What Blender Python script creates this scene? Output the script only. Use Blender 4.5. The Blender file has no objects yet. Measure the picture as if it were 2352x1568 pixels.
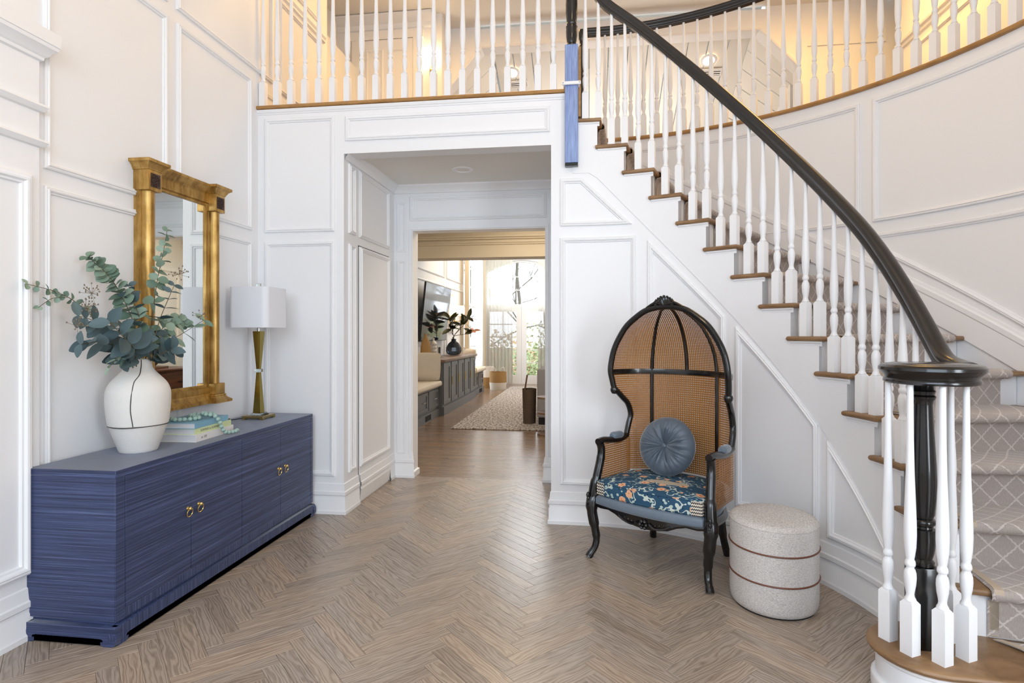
import bpy, bmesh, math, random
from mathutils import Vector, Matrix

random.seed(7)
PI = math.pi
rad = math.radians
scene = bpy.context.scene
COL = scene.collection

# ------------------------------------------------------------------ camera
CAM_H = 1.3535
cam_data = bpy.data.cameras.new('camera')
cam_data.sensor_fit = 'HORIZONTAL'
cam_data.sensor_width = 36.0
cam_data.lens = 36.0 * 1330.0 / 2352.0
cam_data.shift_y = -21.7 / 2352.0
cam_data.clip_start = 0.05
cam = bpy.data.objects.new('camera', cam_data)
COL.objects.link(cam)
cam.location = (0, 0, CAM_H)
cam.rotation_euler = (rad(90), 0, rad(7.665))
scene.camera = cam

# ------------------------------------------------------------------ world, exposure
scene.view_settings.view_transform = 'Standard'
scene.view_settings.look = 'None'
scene.view_settings.gamma = 1.0
scene.view_settings.use_curve_mapping = False
scene.view_settings.exposure = 0.52
scene.cycles.use_denoising = True
scene.cycles.max_bounces = 10
scene.cycles.diffuse_bounces = 5
scene.cycles.glossy_bounces = 5
scene.cycles.transmission_bounces = 8
scene.cycles.transparent_max_bounces = 24
scene.cycles.sample_clamp_indirect = 6.0
scene.cycles.caustics_reflective = False
scene.cycles.caustics_refractive = False

world = bpy.data.worlds.new('world')
scene.world = world
world.use_nodes = True
wn = world.node_tree.nodes
wn['Background'].inputs[0].default_value = (0.86, 0.93, 1.0, 1)
wn['Background'].inputs[1].default_value = 2.6


def area(name, loc, target, sx, sy, power, color, spread=180):
    d = bpy.data.lights.new(name, 'AREA')
    d.shape = 'RECTANGLE'
    d.size = sx
    d.size_y = sy
    d.energy = power
    d.color = color
    d.spread = rad(spread)
    o = bpy.data.objects.new(name, d)
    COL.objects.link(o)
    o.location = loc
    v = Vector(target) - Vector(loc)
    o.rotation_euler = v.to_track_quat('-Z', 'Y').to_euler()
    return o


def point(name, loc, power, color, r=0.1):
    d = bpy.data.lights.new(name, 'POINT')
    d.energy = power
    d.color = color
    d.shadow_soft_size = r
    o = bpy.data.objects.new(name, d)
    COL.objects.link(o)
    o.location = loc
    return o


COOL = (0.68, 0.83, 1.0)
WARM = (1.0, 0.57, 0.16)
# added area lights behind and beside the camera, standing in for unseen windows
area('entry_fill_light', (-0.3, -2.25, 2.0), (-0.3, 1.2, 0.0), 3.6, 3.4, 158, COOL)
area('side_fill_light', (3.24, -0.9, 1.55), (-2.2, 2.8, 0.5), 1.8, 2.6, 122, (0.84, 0.92, 1.0))
# far sitting room: fill light added under the ceiling, above the view
area('sitting_room_fill_light', (-0.9, 13.2, 4.5), (-1.6, 10.8, 0.0), 2.8, 2.6, 150, (0.90, 0.95, 1.0))
# added warm fill high in the foyer, without a fixture
point('foyer_warm_fill', (0.4, 1.2, 4.3), 28, (1.0, 0.70, 0.40), 0.3)

# ------------------------------------------------------------------ helpers


def lin(r, g, b):
    def f(c):
        c /= 255.0
        return c / 12.92 if c <= 0.04045 else ((c + 0.055) / 1.055) ** 2.4
    return (f(r), f(g), f(b), 1)


class NT:
    """small node helper"""
    def __init__(self, name):
        self.m = bpy.data.materials.new(name)
        self.m.use_nodes = True
        self.t = self.m.node_tree
        self.b = self.t.nodes['Principled BSDF']
        self.out = self.t.nodes['Material Output']

    def n(self, typ, **kw):
        nd = self.t.nodes.new(typ)
        ins = kw.pop('ins', {})
        for k, v in kw.items():
            setattr(nd, k, v)
        for k, v in ins.items():
            self.set(nd, k, v)
        return nd

    def set(self, nd, k, v):
        s = nd.inputs[k]
        if isinstance(v, bpy.types.NodeSocket):
            self.t.links.new(v, s)
        else:
            s.default_value = v

    def p(self, **kw):
        for k, v in kw.items():
            self.set(self.b, k.replace('_', ' '), v)

    def math(self, op, a, b=None, c=None, clamp=False):
        nd = self.t.nodes.new('ShaderNodeMath')
        nd.operation = op
        nd.use_clamp = clamp
        for i, v in enumerate((a, b, c)):
            if v is not None:
                self.set(nd, i, v)
        return nd.outputs[0]

    def mix(self, f, a, b, blend='MIX'):
        nd = self.t.nodes.new('ShaderNodeMix')
        nd.data_type = 'RGBA'
        nd.blend_type = blend
        self.set(nd, 0, f)
        self.set(nd, 6, a)
        self.set(nd, 7, b)
        return nd.outputs[2]

    def ramp(self, f, stops):
        nd = self.t.nodes.new('ShaderNodeValToRGB')
        e = nd.color_ramp.elements
        while len(e) < len(stops):
            e.new(0.5)
        for i, (p, c) in enumerate(stops):
            e[i].position = p
            e[i].color = c
        self.set(nd, 0, f)
        return nd.outputs[0]

    def noise(self, vec, scale, detail=3, rough=0.5, dist=0.0):
        nd = self.n('ShaderNodeTexNoise', ins={'Scale': scale, 'Detail': detail, 'Roughness': rough, 'Distortion': dist})
        if vec is not None:
            self.set(nd, 'Vector', vec)
        return nd

    def coord(self, which='Object'):
        return self.t.nodes.new('ShaderNodeTexCoord').outputs[which]

    def mapping(self, vec, scale=(1, 1, 1), rot=(0, 0, 0), loc=(0, 0, 0)):
        nd = self.n('ShaderNodeMapping', ins={'Vector': vec, 'Scale': scale, 'Rotation': rot, 'Location': loc})
        return nd.outputs[0]

    def bump(self, h, strength=0.2, dist=0.01):
        nd = self.n('ShaderNodeBump', ins={'Strength': strength, 'Distance': dist, 'Height': h})
        self.set(self.b, 'Normal', nd.outputs[0])


def plain(name, col, rough=0.5, metal=0.0, coat=0.0, var=0.0, vscale=8.0, bump=0.0, spec=None, sheen=0.0):
    t = NT(name)
    t.p(Base_Color=col, Roughness=rough, Metallic=metal)
    if coat:
        t.p(Coat_Weight=coat, Coat_Roughness=0.08)
    if spec is not None:
        t.set(t.b, 'Specular IOR Level', spec)
    if sheen:
        t.p(Sheen_Weight=sheen, Sheen_Roughness=0.4)
    if var or bump:
        nz = t.noise(t.coord(), vscale, 5, 0.6)
        if var:
            d = tuple(c * (1 - var) for c in col[:3]) + (1,)
            t.p(Base_Color=t.mix(nz.outputs[0], d, col))
        if bump:
            t.bump(nz.outputs[0], bump, 0.004)
    return t.m


def glass_mat(name, col, rough=0.0, ior=1.45, trans=1.0):
    t = NT(name)
    t.p(Base_Color=col, Roughness=rough, IOR=ior, Transmission_Weight=trans)
    return t.m


def emit(name, col, strength):
    t = NT(name)
    t.p(Base_Color=col, Emission_Color=col, Emission_Strength=strength)
    return t.m


M = {}
M['paint'] = plain('white_satin_paint', lin(240, 240, 241), 0.42)
M['ceil_paint'] = plain('ceiling_paint', lin(236, 233, 226), 0.6)
M['black'] = plain('black_lacquered_wood', lin(15, 14, 14), 0.22, coat=0.35, var=0.3, vscale=30)
M['espresso'] = plain('espresso_handrail', lin(34, 29, 26), 0.28, coat=0.3, var=0.3, vscale=30)
M['gold'] = None


def wood_floor(name, c_dark, c_mid, c_light, rough, gscale=1.0):
    """grain follows the UV (u along the board in metres); colour shifts per board"""
    t = NT(name)
    uv = t.coord('UV')
    oi = t.t.nodes.new('ShaderNodeObjectInfo').outputs['Random']
    at = t.n('ShaderNodeAttribute', attribute_name='pr').outputs['Fac']
    rnd = t.math('FRACT', t.math('ADD', t.math('MULTIPLY', oi, 7.31), at))
    off = t.n('ShaderNodeCombineXYZ', ins={0: t.math('MULTIPLY', rnd, 31.0), 1: t.math('MULTIPLY', rnd, 17.0), 2: rnd}).outputs[0]
    v = t.n('ShaderNodeVectorMath', operation='ADD', ins={0: uv, 1: off}).outputs[0]
    warp = t.noise(t.mapping(v, (1.6, 9, 1)), 2.2 * gscale, 2, 0.5)
    v2 = t.n('ShaderNodeVectorMath', operation='ADD', ins={0: t.mapping(v, (1.0, 13, 1)), 1: t.mix(1.0, (0, 0, 0, 1), warp.outputs[1])}).outputs[0]
    rings = t.n('ShaderNodeTexWave', wave_type='BANDS', bands_direction='Y', ins={'Vector': v2, 'Scale': 1.5 * gscale, 'Distortion': 6.0, 'Detail': 2.5, 'Detail Scale': 1.4}).outputs[1]
    fine = t.noise(t.mapping(v, (4, 190, 1)), 1.6 * gscale, 3, 0.6).outputs[0]
    f = t.math('ADD', t.math('MULTIPLY', rings, 0.36), t.math('MULTIPLY', fine, 0.66))
    c = t.ramp(f, [(0.15, c_dark), (0.5, c_mid), (0.85, c_light)])
    hue = t.ramp(rnd, [(0.0, (0.80, 0.78, 0.76, 1)), (0.35, (0.95, 0.96, 0.98, 1)), (0.7, (1.0, 0.98, 0.95, 1)), (1.0, (1.10, 1.03, 0.95, 1))])
    t.p(Base_Color=t.mix(1.0, c, hue, 'MULTIPLY'), Roughness=rough)
    t.bump(f, 0.12, 0.002)
    return t.m


M['floor'] = wood_floor('grey_brown_oak', lin(124, 108, 96), lin(160, 145, 130), lin(180, 165, 150), 0.25)
M['far_floor'] = wood_floor('far_oak', lin(88, 68, 52), lin(134, 110, 90), lin(158, 134, 112), 0.22)


def wood(name, c1, c2, scale=(3, 40, 40), rough=0.4, coat=0.0, spec=None):
    t = NT(name)
    v = t.mapping(t.coord(), scale)
    nz = t.noise(v, 1.0, 5, 0.6, 0.6)
    t.p(Base_Color=t.ramp(nz.outputs[0], [(0.3, c1), (0.7, c2)]), Roughness=rough)
    if coat:
        t.p(Coat_Weight=coat)
    t.bump(nz.outputs[0], 0.08, 0.002)
    return t.m


M['tread'] = wood('oak_tread', lin(112, 82, 52), lin(158, 124, 88), (6, 6, 40), 0.42)
M['cap'] = wood('oak_cap', lin(150, 108, 58), lin(188, 144, 88), (6, 6, 40), 0.42)
M['sky_sheen'] = wood('oak_painted_sky_sheen', lin(104, 124, 172), lin(154, 176, 222), (90, 90, 5), 0.4)  # blue sky reflection on black oak, put into the base colour
M['brownwood'] = wood('dark_brown_wood', lin(58, 30, 14), lin(110, 62, 30), (30, 4, 30), 0.4, 0.2)
M['counter'] = wood('walnut_counter', lin(96, 70, 50), lin(134, 104, 78), (30, 4, 30), 0.35)


class MB:
    def __init__(self):
        self.v = []
        self.f = []
        self.uv = {}

    def add(self, vs, fs):
        o = len(self.v)
        self.v.extend([tuple(p) for p in vs])
        self.f.extend([tuple(i + o for i in f) for f in fs])
        return o

    def box(self, x0, x1, y0, y1, z0, z1, fn=None):
        vs = [(x, y, z) for z in (z0, z1) for y in (y0, y1) for x in (x0, x1)]
        if fn:
            vs = [fn(*p) for p in vs]
        self.add(vs, [(0, 2, 3, 1), (4, 5, 7, 6), (0, 1, 5, 4), (2, 6, 7, 3), (0, 4, 6, 2), (1, 3, 7, 5)])
        return self

    def grid(self, fn, us, vs, cu=False, cv=False, uvf=None):
        nu, nv = len(us), len(vs)
        o = len(self.v)
        for i, u in enumerate(us):
            for j, v in enumerate(vs):
                self.v.append(tuple(fn(u, v)))
                if uvf:
                    self.uv[o + i * nv + j] = uvf(u, v)
        for i in range(nu if cu else nu - 1):
            for j in range(nv if cv else nv - 1):
                i2, j2 = (i + 1) % nu, (j + 1) % nv
                self.f.append((o + i * nv + j, o + i2 * nv + j, o + i2 * nv + j2, o + i * nv + j2))
        return self

    def lathe(self, prof, seg=24, c=(0, 0, 0), cap=True, sx=1.0, sy=1.0, squash=None):
        us = [2 * PI * i / seg for i in range(seg)]
        o = len(self.v)
        n = len(prof)
        for u in us:
            for r, z in prof:
                self.v.append((c[0] + r * sx * math.cos(u), c[1] + r * sy * math.sin(u), c[2] + z))
        for i in range(seg):
            for j in range(n - 1):
                i2 = (i + 1) % seg
                self.f.append((o + i * n + j, o + i2 * n + j, o + i2 * n + j + 1, o + i * n + j + 1))
        if cap:
            if prof[0][0] > 1e-5:
                self.f.append(tuple(o + i * n for i in reversed(range(seg))))
            if prof[-1][0] > 1e-5:
                self.f.append(tuple(o + i * n + n - 1 for i in range(seg)))
        return self

    def tube(self, pts, r, seg=8, closed=False, cap=True, flat=None):
        pts = [Vector(p) for p in pts]
        n = len(pts)
        rs = r if isinstance(r, (list, tuple)) else [r] * n
        o = len(self.v)
        ref = None
        for i, p in enumerate(pts):
            if closed:
                t = pts[(i + 1) % n] - pts[i - 1]
            else:
                t = pts[min(i + 1, n - 1)] - pts[max(i - 1, 0)]
            t.normalize()
            if ref is None:
                ref = Vector((0, 0, 1)) if abs(t.z) < 0.9 else Vector((1, 0, 0))
            a = ref - t * ref.dot(t)
            a.normalize()
            ref = a
            b = t.cross(a)
            for k in range(seg):
                w = 2 * PI * k / seg
                q = p + (a * math.cos(w) + b * math.sin(w)) * rs[i]
                self.v.append(tuple(q))
        for i in range(n if closed else n - 1):
            i2 = (i + 1) % n
            for k in range(seg):
                k2 = (k + 1) % seg
                self.f.append((o + i * seg + k, o + i * seg + k2, o + i2 * seg + k2, o + i2 * seg + k))
        if cap and not closed:
            self.f.append(tuple(o + k for k in reversed(range(seg))))
            self.f.append(tuple(o + (n - 1) * seg + k for k in range(seg)))
        return self

    def sweep(self, pts, prof, closed_prof=True, up=(0, 0, 1), cap=True, perp=True):
        """profile (side, up) swept along pts"""
        pts = [Vector(p) for p in pts]
        n, m = len(pts), len(prof)
        up = Vector(up)
        o = len(self.v)
        for i, p in enumerate(pts):
            t = pts[min(i + 1, n - 1)] - pts[max(i - 1, 0)]
            t.normalize()
            s = t.cross(up)
            s.normalize()
            w = s.cross(t) if perp else up
            for a, b in prof:
                self.v.append(tuple(p + s * a + w * b))
        for i in range(n - 1):
            for k in range(m if closed_prof else m - 1):
                k2 = (k + 1) % m
                self.f.append((o + i * m + k, o + i * m + k2, o + (i + 1) * m + k2, o + (i + 1) * m + k))
        if cap and closed_prof:
            self.f.append(tuple(o + k for k in reversed(range(m))))
            self.f.append(tuple(o + (n - 1) * m + k for k in range(m)))
        return self

    def prism(self, poly, fn0, fn1):
        """poly of 2D points mapped by fn0 and fn1 to two parallel faces"""
        n = len(poly)
        vs = [fn0(*p) for p in poly] + [fn1(*p) for p in poly]
        fs = [tuple(reversed(range(n))), tuple(range(n, 2 * n))]
        for i in range(n):
            j = (i + 1) % n
            fs.append((i, j, n + j, n + i))
        self.add(vs, fs)
        return self

    def slab(self, poly, z0, z1, r=0.0, rings=3, top_only=False):
        """plan polygon with rounded (bullnose) edge"""
        lv = []
        h = (z1 - z0)
        rr = min(r, h / 2)
        if r > 0:
            for i in range(rings + 1):
                a = PI / 2 * i / rings
                lv.append((z0 + rr * (1 - math.sin(a)), rr * (1 - math.cos(a))))
            lv = [(z0 + rr * (1 - math.cos(PI / 2 * i / rings)), rr * (1 - math.sin(PI / 2 * i / rings))) for i in range(rings + 1)]
            lv += [(z1 - rr * (1 - math.cos(PI / 2 * i / rings)), rr * (1 - math.sin(PI / 2 * i / rings))) for i in reversed(range(rings + 1))]
        else:
            lv = [(z0, 0), (z1, 0)]
        n = len(poly)
        o = len(self.v)
        for z, d in lv:
            pp = offset_poly(poly, d) if d > 1e-6 else poly
            for x, y in pp:
                self.v.append((x, y, z))
        for l in range(len(lv) - 1):
            for i in range(n):
                j = (i + 1) % n
                self.f.append((o + l * n + i, o + l * n + j, o + (l + 1) * n + j, o + (l + 1) * n + i))
        self.f.append(tuple(o + i for i in reversed(range(n))))
        self.f.append(tuple(o + (len(lv) - 1) * n + i for i in range(n)))
        return self

    def build(self, name, mat, parent=None, smooth=40, loc=None, rotz=0, recalc=True, kind=None, label=None):
        me = bpy.data.meshes.new(name)
        me.from_pydata(self.v, [], self.f)
        if self.uv:
            ul = me.uv_layers.new(name='UVMap')
            for lp in me.loops:
                ul.data[lp.index].uv = self.uv.get(lp.vertex_index, (0, 0))
        if recalc:
            bm = bmesh.new()
            bm.from_mesh(me)
            bmesh.ops.recalc_face_normals(bm, faces=bm.faces)
            bm.to_mesh(me)
            bm.free()
        if smooth:
            me.polygons.foreach_set('use_smooth', [True] * len(me.polygons))
            me.set_sharp_from_angle(angle=rad(smooth))
        me.materials.append(M[mat] if isinstance(mat, str) else mat)
        return link(name, me, parent, loc, rotz, kind, label)


def link(name, me, parent=None, loc=None, rotz=0, kind=None, label=None):
    o = bpy.data.objects.new(name, me)
    COL.objects.link(o)
    if loc is not None:
        o.location = loc
    if rotz:
        o.rotation_euler = (0, 0, rotz)
    o.parent = parent
    if kind:
        o['kind'] = kind
    if label:
        o['label'] = label
    return o


def offset_poly(poly, d):
    """inset a CCW or CW polygon by d"""
    n = len(poly)
    ar = sum(poly[i][0] * poly[(i + 1) % n][1] - poly[(i + 1) % n][0] * poly[i][1] for i in range(n))
    sg = 1 if ar > 0 else -1
    out = []
    for i in range(n):
        p0, p1, p2 = poly[i - 1], poly[i], poly[(i + 1) % n]
        e1 = (p1[0] - p0[0], p1[1] - p0[1])
        e2 = (p2[0] - p1[0], p2[1] - p1[1])
        l1 = math.hypot(*e1) or 1e-9
        l2 = math.hypot(*e2) or 1e-9
        n1 = (-e1[1] / l1 * sg, e1[0] / l1 * sg)
        n2 = (-e2[1] / l2 * sg, e2[0] / l2 * sg)
        k = 1 + n1[0] * n2[0] + n1[1] * n2[1]
        k = max(k, 0.25)
        out.append((p1[0] + (n1[0] + n2[0]) / k * d, p1[1] + (n1[1] + n2[1]) / k * d))
    return out


def thing(name, label, cat, loc=(0, 0, 0), rotz=0, group=None):
    o = bpy.data.objects.new(name, None)
    COL.objects.link(o)
    o.empty_display_size = 0.1
    o.location = loc
    o.rotation_euler = (0, 0, rotz)
    o['label'] = label
    o['category'] = cat
    if group:
        o['group'] = group
    return o


def tag(o, label, cat, group=None):
    o['label'] = label
    o['category'] = cat
    if group:
        o['group'] = group
    return o


def lerp(a, b, t):
    return a + (b - a) * t


def frange(a, b, n):
    return [a + (b - a) * i / n for i in range(n + 1)]


def spline(pts, n):
    """catmull-rom through points"""
    pts = [Vector(p) for p in pts]
    out = []
    for i in range(len(pts) - 1):
        p0 = pts[i - 1] if i else pts[0] * 2 - pts[1]
        p1, p2 = pts[i], pts[i + 1]
        p3 = pts[i + 2] if i + 2 < len(pts) else pts[-1] * 2 - pts[-2]
        for k in range(n):
            t = k / n
            out.append(0.5 * ((2 * p1) + (p2 - p0) * t + (2 * p0 - 5 * p1 + 4 * p2 - p3) * t * t + (3 * p1 - p0 - 3 * p2 + p3) * t ** 3))
    out.append(pts[-1])
    return out


def rounded_box(mb, x0, x1, y0, y1, z0, z1, r=0.01, seg=2, fn=None):
    bm = bmesh.new()
    bmesh.ops.create_cube(bm, size=1.0)
    for v in bm.verts:
        v.co = Vector((lerp(x0, x1, v.co.x + .5), lerp(y0, y1, v.co.y + .5), lerp(z0, z1, v.co.z + .5)))
    bmesh.ops.bevel(bm, geom=list(bm.edges), offset=r, segments=seg, affect='EDGES', profile=0.5)
    bm.verts.index_update()
    vs = [tuple(v.co) for v in bm.verts]
    if fn:
        vs = [fn(*p) for p in vs]
    mb.add(vs, [tuple(v.index for v in f.verts) for f in bm.faces])
    bm.free()
    return mb


# ------------------------------------------------------------------ wall frames: (s along wall, z, h out of the wall)
XL, YF = -2.50, 4.105
XJ, YI = -1.815, 5.22
CC = (0.0, 2.705)
RS, RO = 1.40, 2.50
RISE = 0.19


def WL(s, z, h): return (XL + h, s, z)


def WF(s, z, h): return (s, YF - h, z)


def WJ(s, z, h): return (XJ + h, s, z)


def WI(s, z, h): return (s, YI - h, z)


def WC(s, z, h):
    if s <= 0:
        return (s, YF - h, z)
    a = PI / 2 - s / RS
    return (CC[0] + (RS - h) * math.cos(a), CC[1] + (RS - h) * math.sin(a), z)


def SC(th): return rad(90 - th) * RS


def WO(th, z, h):
    a = rad(th)
    return (CC[0] + (RO - h) * math.cos(a), CC[1] + (RO - h) * math.sin(a), z)


MOULD = [(0, 0), (0, .012), (.006, .016), (.012, .014), (.016, .020), (.022, .018), (.027, .010), (.033, .009), (.036, 0)]


def moulding(W, loop, parent, sub=1, k=1.0, prof=MOULD, sscale=1.0, mat='paint'):
    """mitred panel moulding around a closed loop of (s, z); sscale turns s into metres for the offset"""
    mb = MB()
    poly = [(s * sscale, z) for s, z in loop]
    if sub > 1:
        pass
    rings = [[(p, d * k, h) for p in offset_poly(poly, d * k)] for d, h in prof]
    n = len(poly)
    cols = []
    for i in range(n):
        for t in range(sub):
            col = []
            for ring, (d, h) in zip(rings, prof):
                a, b = ring[i][0], ring[(i + 1) % n][0]
                f = t / sub
                col.append(W(lerp(a[0], b[0], f) / sscale, lerp(a[1], b[1], f), h * k))
            cols.append(col)
    m = len(prof)
    o = 0
    for c in cols:
        mb.v.extend(c)
    N = len(cols)
    for i in range(N):
        j = (i + 1) % N
        for q in range(m - 1):
            mb.f.append((i * m + q, j * m + q, j * m + q + 1, i * m + q + 1))
    return mb.build('panel_moulding', mat, parent, smooth=30)


def rect(s0, s1, z0, z1):
    return [(s0, z0), (s1, z0), (s1, z1), (s0, z1)]


BASE = [(0, .024), (.022, .024), (.034, .017), (.11, .016), (.118, .012), (.135, .013), (.142, .019), (.165, .019), (.172, .012), (.2, .008), (.222, .006), (.228, 0)]


def base_run(W, s0, s1, parent, n=1, e0=0, e1=0, prof=BASE, name='baseboard', mat='paint', z0=0.0):
    mb = MB()
    us = frange(0, 1, n)
    m = len(prof)
    for u in us:
        for z, h in prof:
            a = s0 + e0 * h
            b = s1 + e1 * h
            mb.v.append(W(lerp(a, b, u), z0 + z, h))
    for i in range(n):
        for q in range(m - 1):
            mb.f.append((i * m + q, (i + 1) * m + q, (i + 1) * m + q + 1, i * m + q + 1))
    return mb.build(name, mat, parent, smooth=30)


def struct(o):
    o['kind'] = 'structure'
    return o
# ================================================================== FLOOR
W0, L0 = 0.0757, 0.4542
sub = MB().box(-2.7, 3.4, -2.5, 5.26, -0.08, -0.014).build('floor', 'floor', smooth=0)
struct(sub)


def plank_mesh(name, w, l, t=0.014, bev=0.0012):
    mb = MB()
    a, b = l / 2 - 0.0004, w / 2 - 0.0004
    vs = [(-a, -b, -t), (a, -b, -t), (a, b, -t), (-a, b, -t)]
    vs += [(-a, -b, -bev), (a, -b, -bev), (a, b, -bev), (-a, b, -bev)]
    c, d = a - bev, b - bev
    vs += [(-c, -d, 0), (c, -d, 0), (c, d, 0), (-c, d, 0)]
    fs = [(0, 1, 5, 4), (1, 2, 6, 5), (2, 3, 7, 6), (3, 0, 4, 7), (4, 5, 9, 8), (5, 6, 10, 9), (6, 7, 11, 10), (7, 4, 8, 11), (8, 9, 10, 11)]
    mb.add(vs, fs)
    for i, p in enumerate(vs):
        mb.uv[i] = (p[0], p[1])
    return mb


def plank_data():
    """herringbone rows running into the room: centres and directions"""
    out = []
    s2 = math.sqrt(0.5)
    ox, oy = -1.577, 2.012
    for k in range(-4, 6):
        for i in range(-75, 90):
            for vert in (0, 1):
                if vert:
                    cx, cy = i * W0 + L0 + W0 / 2, (i + 1) * W0 - L0 / 2
                else:
                    cx, cy = i * W0 + L0 / 2, i * W0 + W0 / 2
                cx += k * L0
                cy -= k * L0
                X, Y = (cx - cy) * s2 + ox, (cx + cy) * s2 + oy
                out.append((X, Y, rad(135) if vert else rad(45)))
    return out


def clip_y(poly, ymax):
    res = []
    for i in range(len(poly)):
        a, b = poly[i], poly[(i + 1) % len(poly)]
        if a[1] <= ymax:
            res.append(a)
        if (a[1] - ymax) * (b[1] - ymax) < 0:
            t = (ymax - a[1]) / (b[1] - a[1])
            res.append((lerp(a[0], b[0], t), ymax, lerp(a[2], b[2], t), lerp(a[3], b[3], t)))
    return res


pl = plank_mesh('plank', W0, L0).build('plank', 'floor', sub, smooth=0, recalc=False)
plank_me = pl.data
YEND = 5.262
cand = [p for p in plank_data() if -2.75 < p[0] < 3.35 and -2.35 < p[1] < YEND + 0.2]


def in_view(p):
    x, y = p[0], p[1]
    a = -0.1334 * x + 0.991 * y
    b = 0.991 * x + 0.1334 * y
    if a < 1.9 or abs(b) > 0.93 * a or y > YEND - 0.2:
        return None
    if x < -2.45 or (x < -1.85 and y > 4.0) or (x > -0.2 and y > 4.1):
        return None
    if math.hypot(x - CC[0], y - CC[1]) > 1.5 and x > 0 and y > 2.5:
        return None
    if x > 1.6:
        return None
    return a


view = sorted([(in_view(p), p) for p in cand if in_view(p) is not None], key=lambda q: q[0])
front = [p for _, p in view[:298]]
fs_ = set((round(p[0], 4), round(p[1], 4)) for p in front)
for i, p in enumerate(front):
    o = pl if i == 0 else pl.copy()
    if i:
        COL.objects.link(o)
    o.location = (p[0], p[1], 0)
    o.rotation_euler = (0, 0, p[2])
fm = MB()
prs = []
for p in cand:
    if (round(p[0], 4), round(p[1], 4)) in fs_:
        continue
    c, s = math.cos(p[2]), math.sin(p[2])
    a, b = L0 / 2 - .0006, W0 / 2 - .0006
    quad = [(-a, -b), (a, -b), (a, b), (-a, b)]
    q4 = [(p[0] + u * c - v * s, p[1] + u * s + v * c, u, v) for u, v in quad]
    q4 = clip_y(q4, YEND)
    if len(q4) < 3:
        continue
    o0 = fm.add([(q[0], q[1], 0) for q in q4], [tuple(range(len(q4)))])
    r = random.random()
    for k, q in enumerate(q4):
        fm.uv[o0 + k] = (q[2], q[3])
        prs.append(r)
ff = fm.build('plank_field', 'floor', sub, smooth=0, recalc=False, kind='stuff')
at = ff.data.attributes.new('pr', 'FLOAT', 'POINT')
at.data.foreach_set('value', prs)

# sitting-room floor: straight boards
floor2 = struct(MB().box(-3.2, 3.4, YEND, 16.0, -0.08, -0.012).build('floor_sitting_room', 'far_floor', smooth=0))
fm = MB()
prs = []
y = YEND
rowi = 0
while y < 15.2:
    x = -3.1 - random.random() * 1.5
    while x < 2.6:
        l = 0.9 + random.random() * 0.9
        r = random.random()
        o0 = fm.add([(x + .0006, y + .0006, 0), (x + l - .0006, y + .0006, 0), (x + l - .0006, y + .0822, 0), (x + .0006, y + .0822, 0)], [(0, 1, 2, 3)])
        for k, q in enumerate([(0, 0), (l, 0), (l, .082), (0, .082)]):
            fm.uv[o0 + k] = q
            prs.append(r)
        x += l
    y += 0.083
ff = fm.build('plank_field', 'far_floor', floor2, smooth=0, recalc=False, kind='stuff')
at = ff.data.attributes.new('pr', 'FLOAT', 'POINT')
at.data.foreach_set('value', prs)

# ================================================================== WALLS OF THE FOYER
ZC = 5.22
wall_left = struct(MB().box(XL - .1, XL, -2.4, 5.27, 0, ZC).build('wall_left', 'paint', smooth=0))
for s0, s1 in ((2.357, 3.146), (3.227, 4.008)):
    moulding(WL, rect(s0, s1, .28, 2.03), wall_left)
    moulding(WL, rect(s0, s1, 2.11, 3.238), wall_left)
moulding(WL, rect(2.357, 3.146, 3.32, 4.95), wall_left)
moulding(WL, rect(3.222, 4.30, 3.32, 4.95), wall_left)
moulding(WL, rect(4.40, 5.10, 3.30, 4.05), wall_left)
moulding(WL, rect(4.40, 5.10, 4.22, 4.95), wall_left)
base_run(WL, 2.308, YF, wall_left, e1=-1)
base_run(WL, 4.2, 5.2, wall_left, z0=3.04)
base_run(WL, 4.2, 5.2, wall_left, z0=4.08, name='chair_rail', prof=[(0, 0), (.01, .02), (.03, .016), (.05, .03), (.07, .026), (.08, 0)])
# panelled pilaster beside the entry
pil = MB().box(XL, XL + .034, 0.9, 2.308, 0, 2.62).build('pilaster', 'paint', wall_left, smooth=0)


def WP(s, z, h): return (XL + .034 + h, s, z)


moulding(WP, rect(1.0, 2.262, .285, 2.05), pil, k=1.35)
base_run(WP, 0.9, 2.308, pil, e1=1)
CORN = [(0, 0), (.006, .012), (.02, .014), (.03, .026), (.045, .032), (.06, .05), (.075, .052), (.078, .056), (.135, .056), (.14, .05), (.14, 0)]
base_run(WP, 0.9, 2.308, pil, e1=1, z0=2.575, prof=CORN, name='cornice')
STRIP = [(0, 0), (.004, .012), (.012, .018), (.024, .026), (.034, .024), (.04, 0)]
base_run(WP, 0.9, 2.308, pil, e1=1, z0=2.345, prof=STRIP, name='rail_moulding')
base_run(WP, 0.9, 2.308, pil, e1=1, z0=2.185, prof=STRIP, name='rail_moulding')

# front wall: left block (holds the closet beside the passage), header, right pier
wf = MB()
wf.box(-2.6, XJ, YF, YI, 0, 3.035)
wf.box(XJ, -0.273, YF, YF + .14, 2.68, 3.035)
wf.box(-0.273, 0.0, YF, YF + .14, 0, 2.823)
wf.box(-0.273, -0.10, YF, YF + .14, 2.823, 3.035)
wall_front = struct(wf.build('wall_front', 'paint', smooth=0))
moulding(WF, rect(-2.44, -1.885, 2.105, 2.965), wall_front)
moulding(WF, rect(-2.44, -1.885, .28, 2.033), wall_front)
moulding(WF, rect(-1.80, -0.282, 2.772, 2.955), wall_front)
base_run(WF, XL, XJ, wall_front, e0=1, e1=1)
base_run(WF, -0.273, -0.2, wall_front, e0=-1)
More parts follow.
